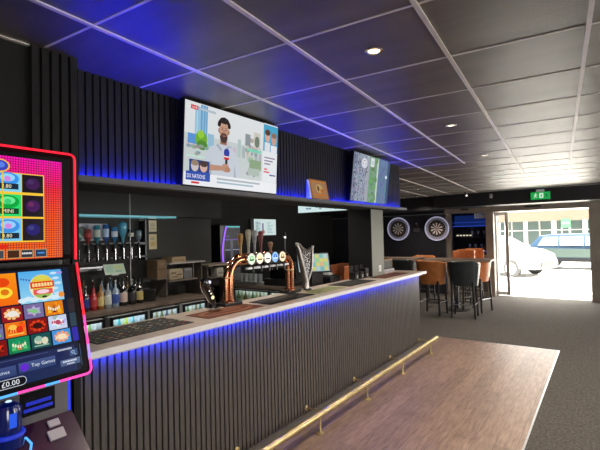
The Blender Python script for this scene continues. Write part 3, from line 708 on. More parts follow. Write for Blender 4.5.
B().box(-4.75, -4.71, 4.84, 4.858, .1, .86).box(-3.34, -3.30, 4.84, 4.858, .1, .86).box(-4.04, -4.0, 4.84, 4.858, .1, .86).box(-4.71, -3.34, 4.84, 4.858, .84, .86).build('door', M_blackp, f)
for k in range(18):
    c = [rgb(90, 120, 80), rgb(150, 160, 120), rgb(110, 100, 60), rgb(190, 200, 180)][k % 4]
    fbottle(c, -4.68+.074*k, 4.895, .606, 'small bottle in the lit fridge seen between the copper tap legs', 'bottles in the far drinks fridge')

# optics rack with upturned spirit bottles
rk = thing('optics_rack', 'black optics rack holding eight upturned spirit bottles', 'rack', (-4.70, 2.8, 1.38))
B().box(-4.74, -4.72, 2.25, 3.30, 1.60, 1.63).box(-4.74, -4.72, 2.25, 3.30, 1.44, 1.46).box(-4.845, -4.72, 2.25, 2.27, 1.40, 1.9).box(-4.845, -4.72, 3.27, 3.29, 1.40, 1.9).build('rail', M_blackp, rk)
spec = [('small green bottle', rgb(90, 130, 120), rgb(150, 180, 160), .032, .16), ('red-labelled bottle', rgb(150, 60, 60), rgb(190, 60, 60), .037, .17), ('teal-topped bottle with a cream label', rgb(60, 130, 150), rgb(200, 205, 195), .036, .21), ('blue bottle with a white label', rgb(50, 90, 160), rgb(190, 205, 235), .034, .22),
        ('pale blue bottle with a white label', rgb(70, 130, 180), rgb(225, 225, 240), .036, .19), ('round crystal blue bottle', rgb(90, 170, 200), rgb(150, 190, 220), .046, .25), ('dark bottle with a cream label', rgb(24, 36, 46), rgb(205, 200, 180), .034, .17), ('grey smoky bottle', rgb(120, 135, 150), rgb(120, 130, 135), .036, .15)]
for i, (ds, c, lc, r, h) in enumerate(spec):
    y = 2.395+.1055*i; z = 1.625
    t = thing('optic_bottle', ds + ' hanging upside down in the optics rack', 'bottle', (-4.66, y, z-.2), 'upturned bottles in the optics rack')
    m = bottleglass('optic_glass_%d' % i, c)
    if i == 5: prof = [(.012, 0), (.018, .05), (.030, .09), (.045, .14), (.052, .19), (.046, .235), (.02, .255), (0, .256)]
    else: prof = [(.012, 0), (.014, .03), (r, .06), (r, h-.01), (r*.85, h), (0, h+.001)]
    B().lathe(prof, (-4.66, y, z), 16).build('body', m, t, True)
    if i != 5:
        B().lathe([(r+.001, .075), (r+.001, h-.05)], (-4.66, y, z), 16).build('label_band', mat('optic_label_%d' % i, lc, .5, noise=.15, nscale=30), t, True)
    B().lathe([(.010, -.20), (.016, -.19), (.018, -.155), (.010, -.15), (.010, -.11), (.020, -.105), (.020, -.03), (.015, -.01), (.013, 0)], (-4.66, y, z), 14).build('optic_measure', M_blackp, t, True)
    B().box(-4.642, -4.636, y-.0015, y+.0015, z-.19, z-.06).build('measure_trim', M_chrome, t)
    B().box(-4.72, -4.672, y-.012, y+.012, 1.60, 1.615).build('clip', M_blackp, rk)
# glass shelf with hanging rods
gs = thing('glass_shelf', 'self-glowing teal glass shelf hanging above the upturned bottles', 'shelf', (-4.5, 2.8, 1.93))
B().box(-4.60, -4.36, 1.3, 3.47, 1.918, 1.940, .002).build('glass_panel', M_teal, gs)
for y in (1.9, 2.865):
    B().tube([(-4.42, y, 1.14), (-4.42, y, 2.578)], .006, 8).build('hanging_rod', M_steel, gs)
# lower shelf strips
t = thing('wall_shelf', 'narrow steel shelf under the upturned bottles', 'shelf', (-4.7, 2.6, 1.36))
B().box(-4.845, -4.60, 2.30, 2.78, 1.355, 1.372).build('board', M_steel, t)
B().box(-4.845, -4.83, 2.35, 2.75, 1.31, 1.355).build('bracket', M_steel, t)
t = thing('price_tablet', 'pale green card holder leaning on the shelf beneath the upturned bottles', 'card holder', (-4.56, 2.77, 1.30), )
Mx = Matrix.Translation((-4.55, 2.765, 1.275)) @ Matrix.Rotation(math.radians(-25), 4, 'Y')
b = B().box(-.008, 0, -.125, .125, 0, .125, .002); b.xf(Mx); b.build('card_back', M_white, t)
p = Pic(Mx @ Vector((.0004, -.12, .004)), (0, 1, 0), Mx.to_3x3() @ Vector((0, 0, 1)))
p.rect(0, 0, .24, .117, rgb(190, 215, 190)); p.rect(.02, .02, .10, .10, rgb(170, 205, 190)); p.rect(.12, .06, .22, .10, rgb(205, 215, 160)); p.rect(.12, .02, .2, .04, rgb(150, 190, 170)); p.build('card_print', print_mat('card_ink'), t)
B().box(-4.60, -4.55, 2.72, 2.80, 1.262, 1.275).build('stand', M_steel, t)
# pale poster behind optics and small frames
def poster(label, y0, y1, z0, z1, c, shapes, x=-4.849, name='poster'):
    t = thing(name, label, 'poster', (x, (y0+y1)/2, z0))
    B().box(x+.0008, x+.012, y0, y1, z0, z1).build('frame', M_blackp, t)
    p = Pic((x+.0124, y0+.006, z0+.006), (0, 1, 0), (0, 0, 1)); W, H = y1-y0-.012, z1-z0-.012
    p.rect(0, 0, W, H, c)
    for (k, a, b_, c_, d, col) in shapes:
        (p.rect if k == 'r' else p.ell)(a*W, b_*H, c_*W, d*H, col)
    p.build('print', print_mat('poster_ink'), t); return t
poster('pale poster with a grey round crest behind the upturned bottles', 2.42, 2.84, 1.66, 1.865, rgb(225, 220, 230), [('e', .25, .55, .12, .28, rgb(110, 115, 105)), ('e', .25, .55, .08, .18, rgb(150, 150, 140)), ('r', .5, .3, .9, .35, rgb(200, 195, 205))])
poster('upper cream notice on the back wall right of the bottles', 3.40, 3.53, 1.755, 1.915, rgb(235, 225, 190), [('r', .15, .2, .85, .3, rgb(200, 180, 140)), ('e', .5, .6, .3, .2, rgb(215, 205, 175))])
poster('lower cream notice on the back wall right of the bottles', 3.40, 3.53, 1.525, 1.735, rgb(230, 210, 160), [('r', .2, .2, .8, .5, rgb(215, 185, 120)), ('r', .2, .6, .7, .8, rgb(200, 185, 150))])
poster('narrow cream notice hidden partly behind the optics', 3.27, 3.34, 1.52, 1.915, rgb(215, 205, 180), [('r', .2, .1, .8, .4, rgb(190, 170, 130)), ('r', .2, .5, .8, .6, rgb(90, 90, 80))])

# row of spirit bottles on the back counter
row = [('tall amber whisky bottle at the left end of the front row', rgb(200, 130, 40), rgb(225, 180, 90), .038, .29), ('slim pale bottle with an orange label', rgb(190, 140, 90), rgb(220, 130, 60), .033, .26), ('bottle with a navy blue label', rgb(50, 40, 60), rgb(40, 60, 150), .040, .27), ('bright red liqueur bottle', rgb(170, 30, 35), rgb(190, 60, 60), .038, .26), ('amber bottle with a cream label', rgb(160, 110, 50), rgb(215, 195, 130), .036, .27),
       ('clear gin bottle with a white label', rgb(150, 160, 165), rgb(215, 220, 215), .038, .29), ('clear bottle with a round blue label', rgb(150, 170, 190), rgb(60, 90, 170), .040, .30), ('dark bottle with a pale pink label', rgb(20, 14, 14), rgb(215, 190, 180), .044, .31), ('squat black bottle with a plain black label', rgb(12, 12, 14), rgb(50, 50, 55), .048, .29), ('dark bottle with a cream label beside the black bucket', rgb(26, 20, 12), rgb(205, 185, 120), .040, .29)]
def sbottle(x, y, z, c, lc, r, h, label, group, idx):
    t = thing('spirit_bottle', label, 'bottle', (x, y, z), group)
    B().lathe([(r*.92, 0), (r, .006), (r, h*.56), (r*.8, h*.64), (r*.36, h*.72), (.012, h*.78), (.012, h*.93)], (x, y, z), 16).build('body', bottleglass('spirit_%s' % idx, c), t, True)
    B().lathe([(.014, h*.925), (.014, h), (0, h+.001)], (x, y, z), 12).build('cap', M_chrome if idx[-1] in '02468' else M_blackp, t, True)
    B().lathe([(r+.001, h*.14), (r+.001, h*.48)], (x, y, z), 16).build('label_band', mat('spirit_label_%s' % idx, lc, .5, noise=.2, nscale=40), t, True)
    return t
ys_ = [2.215, 2.285, 2.36, 2.445, 2.525, 2.61, 2.70, 2.795, 2.905, 3.005]
for i, (ds, c, lc, r, h) in enumerate(row):
    sbottle(-4.46, ys_[i], .9205, c, lc, r, h, ds + ' on the back counter', 'front row of spirit bottles on the back counter', 'a%d' % i)
cols_b = [((60, 60, 50), 'black-capped olive bottle'), ((120, 90, 60), 'brown bottle'), ((80, 30, 30), 'dark red bottle'), ((130, 140, 150), 'clear grey bottle'), ((70, 90, 120), 'steel blue bottle'), ((30, 30, 32), 'near-black bottle'), ((90, 70, 40), 'dark amber bottle'), ((35, 45, 40), 'bottle green bottle')]
for i, (c, ds) in enumerate(cols_b):
    sbottle(-4.64, 2.33+.105*i, .9205, rgb(*c), tuple(min(1, v*1.6+.05) for v in rgb(*c)), .036, .31, ds + ' in the rear row on the back counter', 'rear row of spirit bottles on the back counter', 'b%d' % i)
# black bucket
t = thing('ice_bucket', 'black round ice bucket at the right end of the bottle row', 'bucket', (-4.50, 3.13, .92))
B().lathe([(.080, 0), (.086, .01), (.090, .145), (.092, .150), (.089, .150), (.085, .14), (.078, .02), (0, .02)], (-4.50, 3.145, .9205), 24).build('tub', M_blackp, t, True)
B().lathe([(.091, .130), (.093, .132), (.093, .140), (.091, .142)], (-4.50, 3.145, .9205), 24).build('rim_band', mat('bucket_rim', (.03, .03, .032), .25), t, True)

# shelving and packages on back wall
M_shelfb = mat('shelf_board', (.17, .14, .12), .5, noise=.2)
su = thing('storage_shelf', 'two-tier wooden shelf on the back wall holding boxes', 'shelf', (-4.65, 3.8, 1.1))
B().box(-4.848, -4.50, 3.47, 4.06, 1.335, 1.352).build('shelf_board', mat('pale_board', (.42, .39, .37), .5, noise=.1), su)
B().box(-4.848, -4.48, 3.44, 3.90, 1.115, 1.13).build('shelf_board', M_shelfb, su)
B().box(-4.848, -4.55, 3.885, 3.90, 1.13, 1.335).build('upright', M_shelfb, su)
B().box(-4.848, -4.55, 4.03, 4.045, .0, 1.335).build('upright', M_shelfb, su)
B().box(-4.848, -4.55, 3.45, 3.465, .921, 1.335).build('upright', M_shelfb, su)
def pack(name, label, cat, x0, x1, y0, y1, z0, z1, c, mark, bulge=0):
    t = thing(name, label, cat, ((x0+x1)/2, (y0+y1)/2, z0))
    B().box(x0, x1, y0, y1, z0, z1, .006 if not bulge else .03).build('carton' if not bulge else 'sack', mat('mat_'+name+label[:6], c, .7, noise=.15, nscale=8), t)
    p = Pic((x1+.0006, y0, z0), (0, 1, 0), (0, 0, 1)); W, H = y1-y0, z1-z0
    for (a, b_, c_, d, col) in mark: p.poly([(a*W, b_*H), (c_*W, b_*H), (c_*W, d*H), (a*W, d*H)], col)
    p.build('print', print_mat('pack_ink'), t); return t
pack('storage_box', 'flat beige box on top of the storage shelf', 'box', -4.74, -4.52, 3.52, 3.74, 1.3525, 1.425, rgb(160, 135, 105), [(.1, .35, .9, .5, rgb(120, 95, 70))])
pack('cardboard_box', 'brown cardboard box at the left of the storage shelf', 'box', -4.76, -4.54, 3.31, 3.44, 1.17, 1.40, rgb(120, 95, 70), [(.1, .45, .9, .52, rgb(90, 70, 50)), (.2, .7, .8, .85, rgb(135, 110, 85))])
pack('paper_bag', 'crumpled pale patterned bag on the lower storage shelf', 'bag', -4.72, -4.52, 3.475, 3.70, 1.1305, 1.275, rgb(165, 150, 125), [(.1, .55, .45, .7, rgb(100, 85, 70)), (.5, .4, .9, .52, rgb(110, 92, 75)), (.15, .25, .6, .35, rgb(120, 100, 80))], 1)
pack('storage_tub', 'grey plastic tub on the lower storage shelf beside the bag', 'tub', -4.70, -4.54, 3.72, 3.86, 1.1305, 1.27, rgb(105, 105, 108), [(.1, .8, .9, .9, rgb(150, 150, 152))])
B2 = thing('wall_shelf', 'short wooden wall shelf carrying the brown cardboard box', 'shelf', (-4.7, 3.37, 1.155))
B().box(-4.848, -4.53, 3.30, 3.446, 1.155, 1.1695).build('board', M_shelfb, B2)
B().box(-4.848, -4.84, 3.32, 3.43, 1.11, 1.155).build('bracket', M_steel, B2)
su2 = thing('storage_shelf', 'pale-edged wall shelf left of the copper tap tower', 'shelf', (-4.65, 4.4, 1.0))
B().box(-4.848, -4.50, 4.12, 4.68, 1.262, 1.282).build('shelf_board', mat('tan_board', (.40, .33, .26), .5, noise=.15), su2)
B().box(-4.848, -4.50, 4.14, 4.66, 1.09, 1.105).build('shelf_board', M_shelfb, su2)
B().box(-4.848, -4.55, 4.14, 4.155, 0, 1.262).build('upright', M_shelfb, su2)
B().box(-4.848, -4.55, 4.645, 4.66, 0, 1.262).build('upright', M_shelfb, su2)
pack('storage_box', 'small white carton on the wall shelf left of the copper taps', 'box', -4.66, -4.52, 4.30, 4.42, 1.1055, 1.23, rgb(185, 180, 170), [(.1, .3, .9, .5, rgb(140, 135, 130))])
pack('storage_box', 'low cream carton beside the small white carton', 'box', -4.66, -4.52, 4.45, 4.58, 1.1055, 1.17, rgb(170, 155, 130), [(.1, .3, .9, .5, rgb(120, 105, 90))])
# things on the far cross counter, seen through the tap arch
t = thing('coffee_machine', 'dark steel coffee machine seen under the copper tap arch', 'machine', (-4.0, 5.15, .92))
B().box(-4.25, -3.75, 5.0, 5.35, .9205, 1.02, .01).box(-4.25, -3.75, 5.15, 5.35, 1.02, 1.19, .01).box(-4.25, -3.75, 5.0, 5.35, 1.19, 1.26, .01).build('body', M_blackp, t)
B().box(-4.22, -3.78, 4.985, 4.998, 1.20, 1.25).build('control_panel', M_steel, t)
for x in (-4.12, -3.88): B().lathe([(.03, 0), (.03, .03), (.01, .035)], (x, 5.08, 1.155), 14).build('group_head', M_chrome, t, True)
t = thing('wire_tray', 'steel drip tray with glasses on the far counter under the tap arch', 'tray', (-4.65, 5.12, .92))
B().box(-4.9, -4.4, 5.0, 5.3, .9205, .94, .004).build('tray_base', M_steel, t)
for k in range(5):
    g_ = tag(B().lathe([(.03, 0), (.032, .003), (.038, .13), (.035, .13), (.029, .008), (0, .008)], (-4.85+.1*k, 5.15, .9405), 14).build('pint_glass', mat('glass_clear', (.45, .5, .5), .06, spec=.8), loc=(-4.85+.1*k, 5.15, .9405), smooth=True), 'upright pint glass on the steel tray under the tap arch, one of five', 'glass', 'glasses on the drip tray')

# ------------------------------------------------------------------ beer fonts
FXB = -2.535
t = thing('beer_tap_tower', 'copper T-arch beer tap tower with five round lit badges', 'beer tap', (FXB, 3.0, 1.11))
B().box(-2.595, -2.47, 2.43, 2.63, 1.1101, 1.135, .006).build('base_plate', M_blackp, t)
B().box(-2.595, -2.47, 3.275, 3.475, 1.1101, 1.135, .006).build('base_plate', M_blackp, t)
for off in ((.026, .0), (-.026, .0), (0, .026), (0, -.026)):
    ox, oy = off
    pts = [(FXB+ox, 2.53+oy, 1.136), (FXB+ox, 2.53+oy, 1.33)]
    for k in range(1, 7):
        a = PI/2*k/6; pts.append((FXB+ox, 2.53+oy + (.13-oy)*(1-math.cos(a)), 1.33+(.145+oy)*math.sin(a)))
    pts.append((FXB+ox, 3.30, 1.475+oy))
    B().tube(pts, .024, 12).build('copper_pipe', M_copper, t, True)
    pts = [(FXB+ox, 3.375+oy, 1.135), (FXB+ox, 3.375+oy, 1.36)]
    for k in range(1, 7):
        a = PI/2*k/6; pts.append((FXB+ox, 3.375+oy - (.12+oy)*(1-math.cos(a)), 1.36+(.115+oy)*math.sin(a)))
    B().tube(pts, .021, 12).build('copper_pipe', M_copper, t, True)
for y in (2.53, 3.375):
    B().lathe([(.055, 0), (.055, .012), (.046, .018)], (FXB, y, 1.135), 20).build('collar', M_copper, t, True)
    B().lathe([(.047, 0), (.049, .005), (.047, .01)], (FXB, y, 1.33), 20).build('collar', M_brass, t, True)
B().box(FXB+.03, FXB+.05, 2.70, 3.30, 1.385, 1.405, .003).build('drip_bar', M_steel, t)
bcol = [rgb(215, 240, 205), rgb(255, 245, 215), rgb(255, 250, 230), rgb(140, 190, 245), rgb(255, 235, 200)]
for i, y in enumerate((2.747, 2.855, 2.962, 3.068, 3.178)):
    B().lathe([(.048, 0), (.052, .006), (.052, .02), (.047, .024)], (FXB+.045, y, 1.475), 24, 'x').build('badge_ring', M_chrome, t, True)
    p = Pic((FXB+.0705, y, 1.475), (0, 1, 0), (0, 0, 1)); p.ell(0, 0, .046, .046, bcol[i], 28)
    inner = [rgb(120, 190, 120), rgb(250, 220, 120), rgb(240, 240, 245), rgb(30, 90, 200), rgb(200, 150, 90)][i]
    p.ell(0, .004, .026, .024, inner); p.rect(-.03, -.014, .03, -.004, rgb(60, 60, 60) if i != 3 else rgb(240, 245, 255)); p.ell(0, .010, .010, .010, bcol[i])
    p.build('badge', pic_mat('badge_glow', 1.15), t)
    B().tube([(FXB+.05, y, 1.425), (FXB+.085, y, 1.405), (FXB+.088, y, 1.36)], .008, 8).build('spout', M_blackp, t, True)
hm = [('gold_handle', (.42, .24, .07)), ('cream_handle', (.42, .40, .30)), ('silver_handle', (.30, .31, .33)), ('red_handle', (.20, .05, .05)), ('copper_handle', (.34, .17, .10))]
for i, (y, zt) in enumerate(((2.675, 1.70), (2.775, 1.735), (2.855, 1.73), (2.94, 1.72), (3.075, 1.62))):
    h = zt-1.52
    B().lathe([(.012, 0), (.010, .03), (.013, h*.4), (.022, h*.7), (.026, h*.88), (.022, h*.97), (.008, h)], (FXB+.01, y, 1.515), 12).build('tap_handle', mat(hm[i][0], hm[i][1], .4, noise=.3, nscale=40), t, True)
B().box(FXB+.034, FXB+.042, 2.925, 2.96, 1.69, 1.72, .003).build('handle_badge', mat('handle_red', (.35, .03, .04), .4), t)
B().lathe([(.010, 0), (.014, .05), (.016, .15), (.020, .19), (.012, .21)], (FXB, 3.30, 1.495), 12).build('tap_handle', M_blackp, t, True)
B().lathe([(.021, .15), (.021, .165)], (FXB, 3.30, 1.495), 12).build('handle_band', M_chrome, t, True)
# single curved black font on the left
t = thing('beer_tap', 'single curved black beer tap with lit badges left of the copper tower', 'beer tap', (-2.54, 2.37, 1.11))
cur = [(-.005, 2.37, 1.124, .030), (-.005, 2.358, 1.16, .030), (0, 2.33, 1.21, .034), (.0, 2.298, 1.26, .038), (.01, 2.27, 1.305, .040), (.02, 2.258, 1.335, .034), (.03, 2.262, 1.352, .018)]
B().tube([(-2.54+a, b_, c_) for a, b_, c_, d in cur], [d for *_, d in cur], 14).build('column', mat('tap_black_gloss', (.012, .012, .014), .1, coat=.8), t, True)
B().lathe([(.055, 0), (.055, .008), (.035, .014)], (-2.545, 2.365, 1.1102), 20).build('base', M_chrome, t, True)
B().tube([(-2.54+a-.0, b_-d-.003, c_) for a, b_, c_, d in cur[1:6]], .006, 8).build('side_trim', M_chrome, t, True)
for (y, z, r, c, nm) in ((2.30, 1.322, .013, (.75, .75, 1.), 'lilac'), (2.295, 1.255, .006, (.9, .95, .9), 'w1'), (2.312, 1.232, .006, (.9, .95, .8), 'w2'), (2.33, 1.200, .014, (1., .95, .45), 'yellow')):
    B().lathe([(r, 0), (r, .004), (0, .005)], (-2.54+.034, y, z), 14, 'x').build('lit_badge', emis('tap_badge_'+nm, c, 1.3), t, True)
B().tube([(-2.50, 2.30, 1.29), (-2.475, 2.305, 1.283), (-2.47, 2.308, 1.26)], .005, 8).build('spout', M_blackp, t, True)
# harp-shaped font
t = thing('beer_tap', 'silver harp-shaped beer tap right of the copper tower', 'beer tap', (-2.50, 3.72, 1.11))
M_harp = mat('harp_pewter', (.34, .31, .29), .28, metal=1, noise=.15)
XH = -2.50
B().tube([(XH, 3.60, 1.128), (XH, 3.60, 1.20), (XH, 3.54, 1.36), (XH, 3.49, 1.52), (XH, 3.47, 1.57)], [.040, .034, .028, .022, .014], 12).build('sound_box', M_harp, t, True)
B().tube([(XH, 3.45, 1.555), (XH, 3.50, 1.575), (XH, 3.56, 1.53), (XH, 3.64, 1.505), (XH, 3.70, 1.525), (XH, 3.74, 1.53)], [.012, .018, .018, .016, .016, .010], 12).build('neck', M_harp, t, True)
B().tube([(XH, 3.735, 1.535), (XH, 3.725, 1.45), (XH, 3.72, 1.36), (XH, 3.68, 1.27), (XH, 3.62, 1.18)], [.014, .014, .016, .018, .016], 12).build('pillar', M_harp, t, True)
st = B()
for k in range(9):
    a = k/8; st.tube([(XH, 3.52+.19*a, 1.535-.02*a), (XH, 3.535+.105*a, 1.43-.20*a)], .0018, 6)
st.build('string_panel', M_chrome, t)
B().prism([(3.525, 1.53), (3.72, 1.51), (3.70, 1.34), (3.62, 1.20), (3.58, 1.27)], 'x', XH-.012, XH-.004).build('back_plate', mat('harp_dark', (.10, .08, .07), .35, metal=.6), t)
B().lathe([(.07, 0), (.07, .01), (.045, .018)], (XH-.02, 3.61, 1.1102), 20).build('base', M_blackp, t, True)
B().tube([(XH, 3.455, 1.57), (XH+.01, 3.45, 1.59)], [.014, .018], 10).build('crown', M_white, t, True)
B().tube([(XH, 3.742, 1.53), (XH, 3.745, 1.555)], [.012, .014], 10).build('finial', M_white, t, True)
# till and card readers
t = thing('cash_till', 'black till with a colourful touch screen behind the harp tap', 'till', (-2.80, 4.1, 1.11))
Mx = Matrix.Translation((-2.74, 4.13, 1.235)) @ Matrix.Rotation(math.radians(-40), 4, 'Z') @ Matrix.Rotation(math.radians(-18), 4, 'Y')
b = B().box(-.03, 0, -.20, .20, 0, .235, .006); b.xf(Mx); b.build('screen_casing', M_blackp, t)
p = Pic(Mx @ Vector((.0006, -.185, .012)), Mx.to_3x3() @ Vector((0, 1, 0)), Mx.to_3x3() @ Vector((0, 0, 1)))
p.rect(0, 0, .37, .21, rgb(170, 195, 200)); rr = random.Random(5)
for i in range(7):
    for j in range(4):
        p.rect(.012+.05*i, .01+.05*j, .056+.05*i, .054+.05*j, rr.choice([rgb(160, 220, 150), rgb(225, 220, 120), rgb(235, 190, 130), rgb(120, 200, 200), rgb(190, 215, 215)]), i+j == 0)
p.build('touch_screen', pic_mat('till_glow', .8), t)
B().box(-2.85, -2.72, 4.05, 4.28, .90, 1.25, .01).build('stand', M_blackp, t)
t = thing('till_printer', 'black receipt printer stacked beside the till', 'printer', (-2.78, 4.50, 1.11))
B().box(-2.90, -2.68, 4.38, 4.62, .90, 1.16, .012).build('body', M_blackp, t)
B().box(-2.86, -2.72, 4.42, 4.58, 1.161, 1.175, .004).build('lid', mat('printer_lid', (.03, .03, .032), .3), t)
B().box(-2.85, -2.75, 4.46, 4.54, 1.176, 1.20).build('receipt', M_white, t)
ht = thing('service_ledge', 'dark ledge behind the bar top carrying the till', 'shelf', (-2.8, 4.4, 0))
B().box(-2.98, -2.62, 3.9, 5.04, .86, .899).build('shelf_board', M_blackp, ht)
B().box(-2.96, -2.64, 3.92, 3.95, 0, .86).box(-2.96, -2.64, 4.99, 5.02, 0, .86).build('side_panel', M_blackp, ht)
for i, (y, ds) in enumerate(((4.66, 'left'), (4.80, 'middle'), (4.93, 'right'))):
    t = thing('menu_holder', ds + ' of three small black caddies grouped on the bar in front of the pillar', 'caddy', (-2.52, y, 1.11), 'caddies in front of the pillar')
    B().box(-2.56, -2.47, y-.045, y+.045, 1.1102, 1.20+.03*(i == 2), .004).box(-2.56, -2.545, y-.045, y+.045, 1.20, 1.275, .003).build('holder', M_blackp, t)
    B().box(-2.468, -2.465, y-.014, y+.012, 1.13, 1.165).build('tag', mat('caddy_tag', (.5, .5, .42), .5), t)
# menu board at far end of bar
t = thing('menu_easel', 'wooden-edged black menu easel on the bar beyond the pillar', 'menu board', (-2.58, 5.75, 1.11))
B().box(-2.625, -2.595, 5.50, 5.52, 1.1102, 1.29).box(-2.625, -2.595, 5.99, 6.01, 1.1102, 1.27).box(-2.625, -2.595, 5.50, 6.01, 1.27, 1.29).build('frame', mat('easel_wood', (.24, .12, .06), .5, noise=.2), t)
B().box(-2.62, -2.60, 5.52, 5.99, 1.15, 1.27).build('panel', M_black, t)
B().box(-2.63, -2.56, 5.50, 6.0, 1.1103, 1.149).build('base_rail', mat('easel_rail', (.35, .33, .36), .4), t)

# ------------------------------------------------------------------ beyond the bar
g2 = thing('gaming_machine', 'distant dark gaming machine outlined by a curved purple light', 'gaming machine', (-6.8, 6.7, 0))
B().box(-6.99, -6.62, 6.40, 7.02, 0, 1.93, .02).build('cabinet', M_blackp, g2)
arc = [(-6.605, 6.57-.12*math.sin(PI*k/14), .75+1.14*k/14) for k in range(15)]
B().tube(arc, .016, 8).build('light_edge', M_purple, g2, True)
B().box(-6.612, -6.60, 6.56, 6.98, 1.875, 1.90).build('top_light', emis('teal_led', (.1, .8, .8), .7), g2)
p = Pic((-6.6195, 6.54, 1.0), (0, 1, 0), (0, 0, 1)); p.rect(0, 0, .44, .85, rgb(12, 12, 26)); p.rect(0, .60, .44, .615, rgb(110, 70, 190)); p.rect(0, .38, .44, .392, rgb(150, 160, 190)); p.rect(.04, .66, .12, .70, rgb(60, 60, 120)); p.rect(.16, .2, .24, .62, rgb(70, 72, 84)); p.rect(.02, .08, .2, .1, rgb(150, 150, 170))
p.build('screen', pic_mat('screen_glow', .95), g2)
t = thing('menu_screen', 'white wall menu screen above the copper tap handles', 'screen', (-6.97, 8.3, 1.68))
B().box(-6.995, -6.94, 7.72, 8.70, 1.68, 2.10, .004).build('casing', M_blackp, t)
p = Pic((-6.939, 7.84, 1.69), (0, 1, 0), (0, 0, 1)); p.rect(0, 0, .85, .40, rgb(205, 222, 220)); p.rect(.04, .04, .26, .36, rgb(185, 205, 205)); rr = random.Random(8)
for i in range(8): p.rect(.06+.0*i, .06+.036*i, .06+rr.uniform(.08, .18), .075+.036*i, rgb(110, 135, 140), i == 0)
for i in range(8): p.rect(.50, .06+.036*i, .5+rr.uniform(.1, .28), .075+.036*i, rgb(140, 175, 180), i == 0)
p.rect(.30, .1, .36, .3, rgb(120, 110, 140)); p.rect(.44, .05, .45, .35, rgb(160, 190, 190))
p.build('menu_picture', pic_mat('menu_glow', 1.0), t)
# hanging TV beyond the bulkhead
t = thing('television', 'television hanging beyond the bar, mostly hidden above the bulkhead edge', 'television', (-3.96, 6.25, 2.06), 'televisions')
B().box(-4.47, -3.45, 6.23, 6.28, 2.055, 2.50, .004).build('casing', M_screen_off, t)
B().box(-4.05, -3.87, 6.24, 6.27, 2.50, 2.579).build('mount', M_blackp, t)
p = Pic((-4.455, 6.2295, 2.066), (1, 0, 0), (0, 0, 1)); p.rect(0, 0, .99, .42, rgb(205, 228, 228)); rr = random.Random(4)
for i in range(30): p.rect(rr.uniform(0, .9), rr.uniform(0, .36), 0, 0, rgb(0, 0, 0), False) if False else p.ell(rr.uniform(.04, .95), rr.uniform(.03, .38), .03, .018, jitter(rgb(130, 165, 170), .3), 8, i == 0)
p.build('screen_picture', pic_mat('menu_glow', 1.0), t)

# dartboards
def dartboard(x, z, label):
    t = thing('dartboard', label, 'dartboard', (x, 11.64, z), 'dartboards on the far wall')
    B().lathe([(.30, 0), (.33, .01), (.335, .035), (.325, .06), (.235, .062), (.230, .03), (0, .03)], (x, 11.643, z), 40, rot=Matrix.Rotation(PI/2, 3, 'X')).build('surround', mat('dart_surround', (.42, .41, .52), .5, noise=.25, nscale=30), t, True)
    ring = B().tube([(x+.315*math.cos(2*PI*k/40), 11.578, z+.315*math.sin(2*PI*k/40)) for k in range(41)], .014, 8)
    ring.build('light_ring', mat('dart_ring', (.4, .42, .55), .35, emit=(.45, .45, .65), es=.6), t, True)
    B().lathe([(.226, 0), (.226, .03), (0, .031)], (x, 11.612, z), 40, rot=Matrix.Rotation(PI/2, 3, 'X')).build('board', mat('board_black', (.012, .012, .014), .7), t)
    p = Pic((x, 11.5795, z), (1, 0, 0), (0, 0, 1))
    for k in range(20):
        a0 = 2*PI*(k-.5)/20; a1 = 2*PI*(k+.5)/20
        def seg(r0, r1, c): p.poly([(r0*math.cos(a0), r0*math.sin(a0)), (r1*math.cos(a0), r1*math.sin(a0)), (r1*math.cos(a1), r1*math.sin(a1)), (r0*math.cos(a1), r0*math.sin(a1))], c, False)
        seg(.012, .162, rgb(250, 240, 235) if k % 2 else rgb(22, 20, 24)); seg(.162, .170, rgb(190, 50, 40) if k % 2 == 0 else rgb(40, 120, 60))
        p.ell(.198*math.cos((a0+a1)/2), .198*math.sin((a0+a1)/2), .010, .010, rgb(160, 160, 175), 8, False)
    p.ell(0, 0, .014, .014, rgb(190, 40, 40))
    p.build('segments', print_mat('dart_ink', .6), t)
dartboard(-4.79, 1.78, 'left dartboard on the dark far wall, nearer the pillar')
dartboard(-3.69, 1.76, 'right dartboard on the dark far wall, nearer the glass door')
t = thing('score_panel', 'small dim score panel between the two dartboards', 'panel', (-4.27, 11.64, 1.72))
B().box(-4.36, -4.18, 11.615, 11.644, 1.68, 1.79, .004).build('casing', mat('score_case', (.10, .09, .10), .4), t)
B().box(-4.285, -4.255, 11.61, 11.644, 1.90, 1.93, .004).build('indicator', mat('score_light', (.5, .4, .45), .5), t)

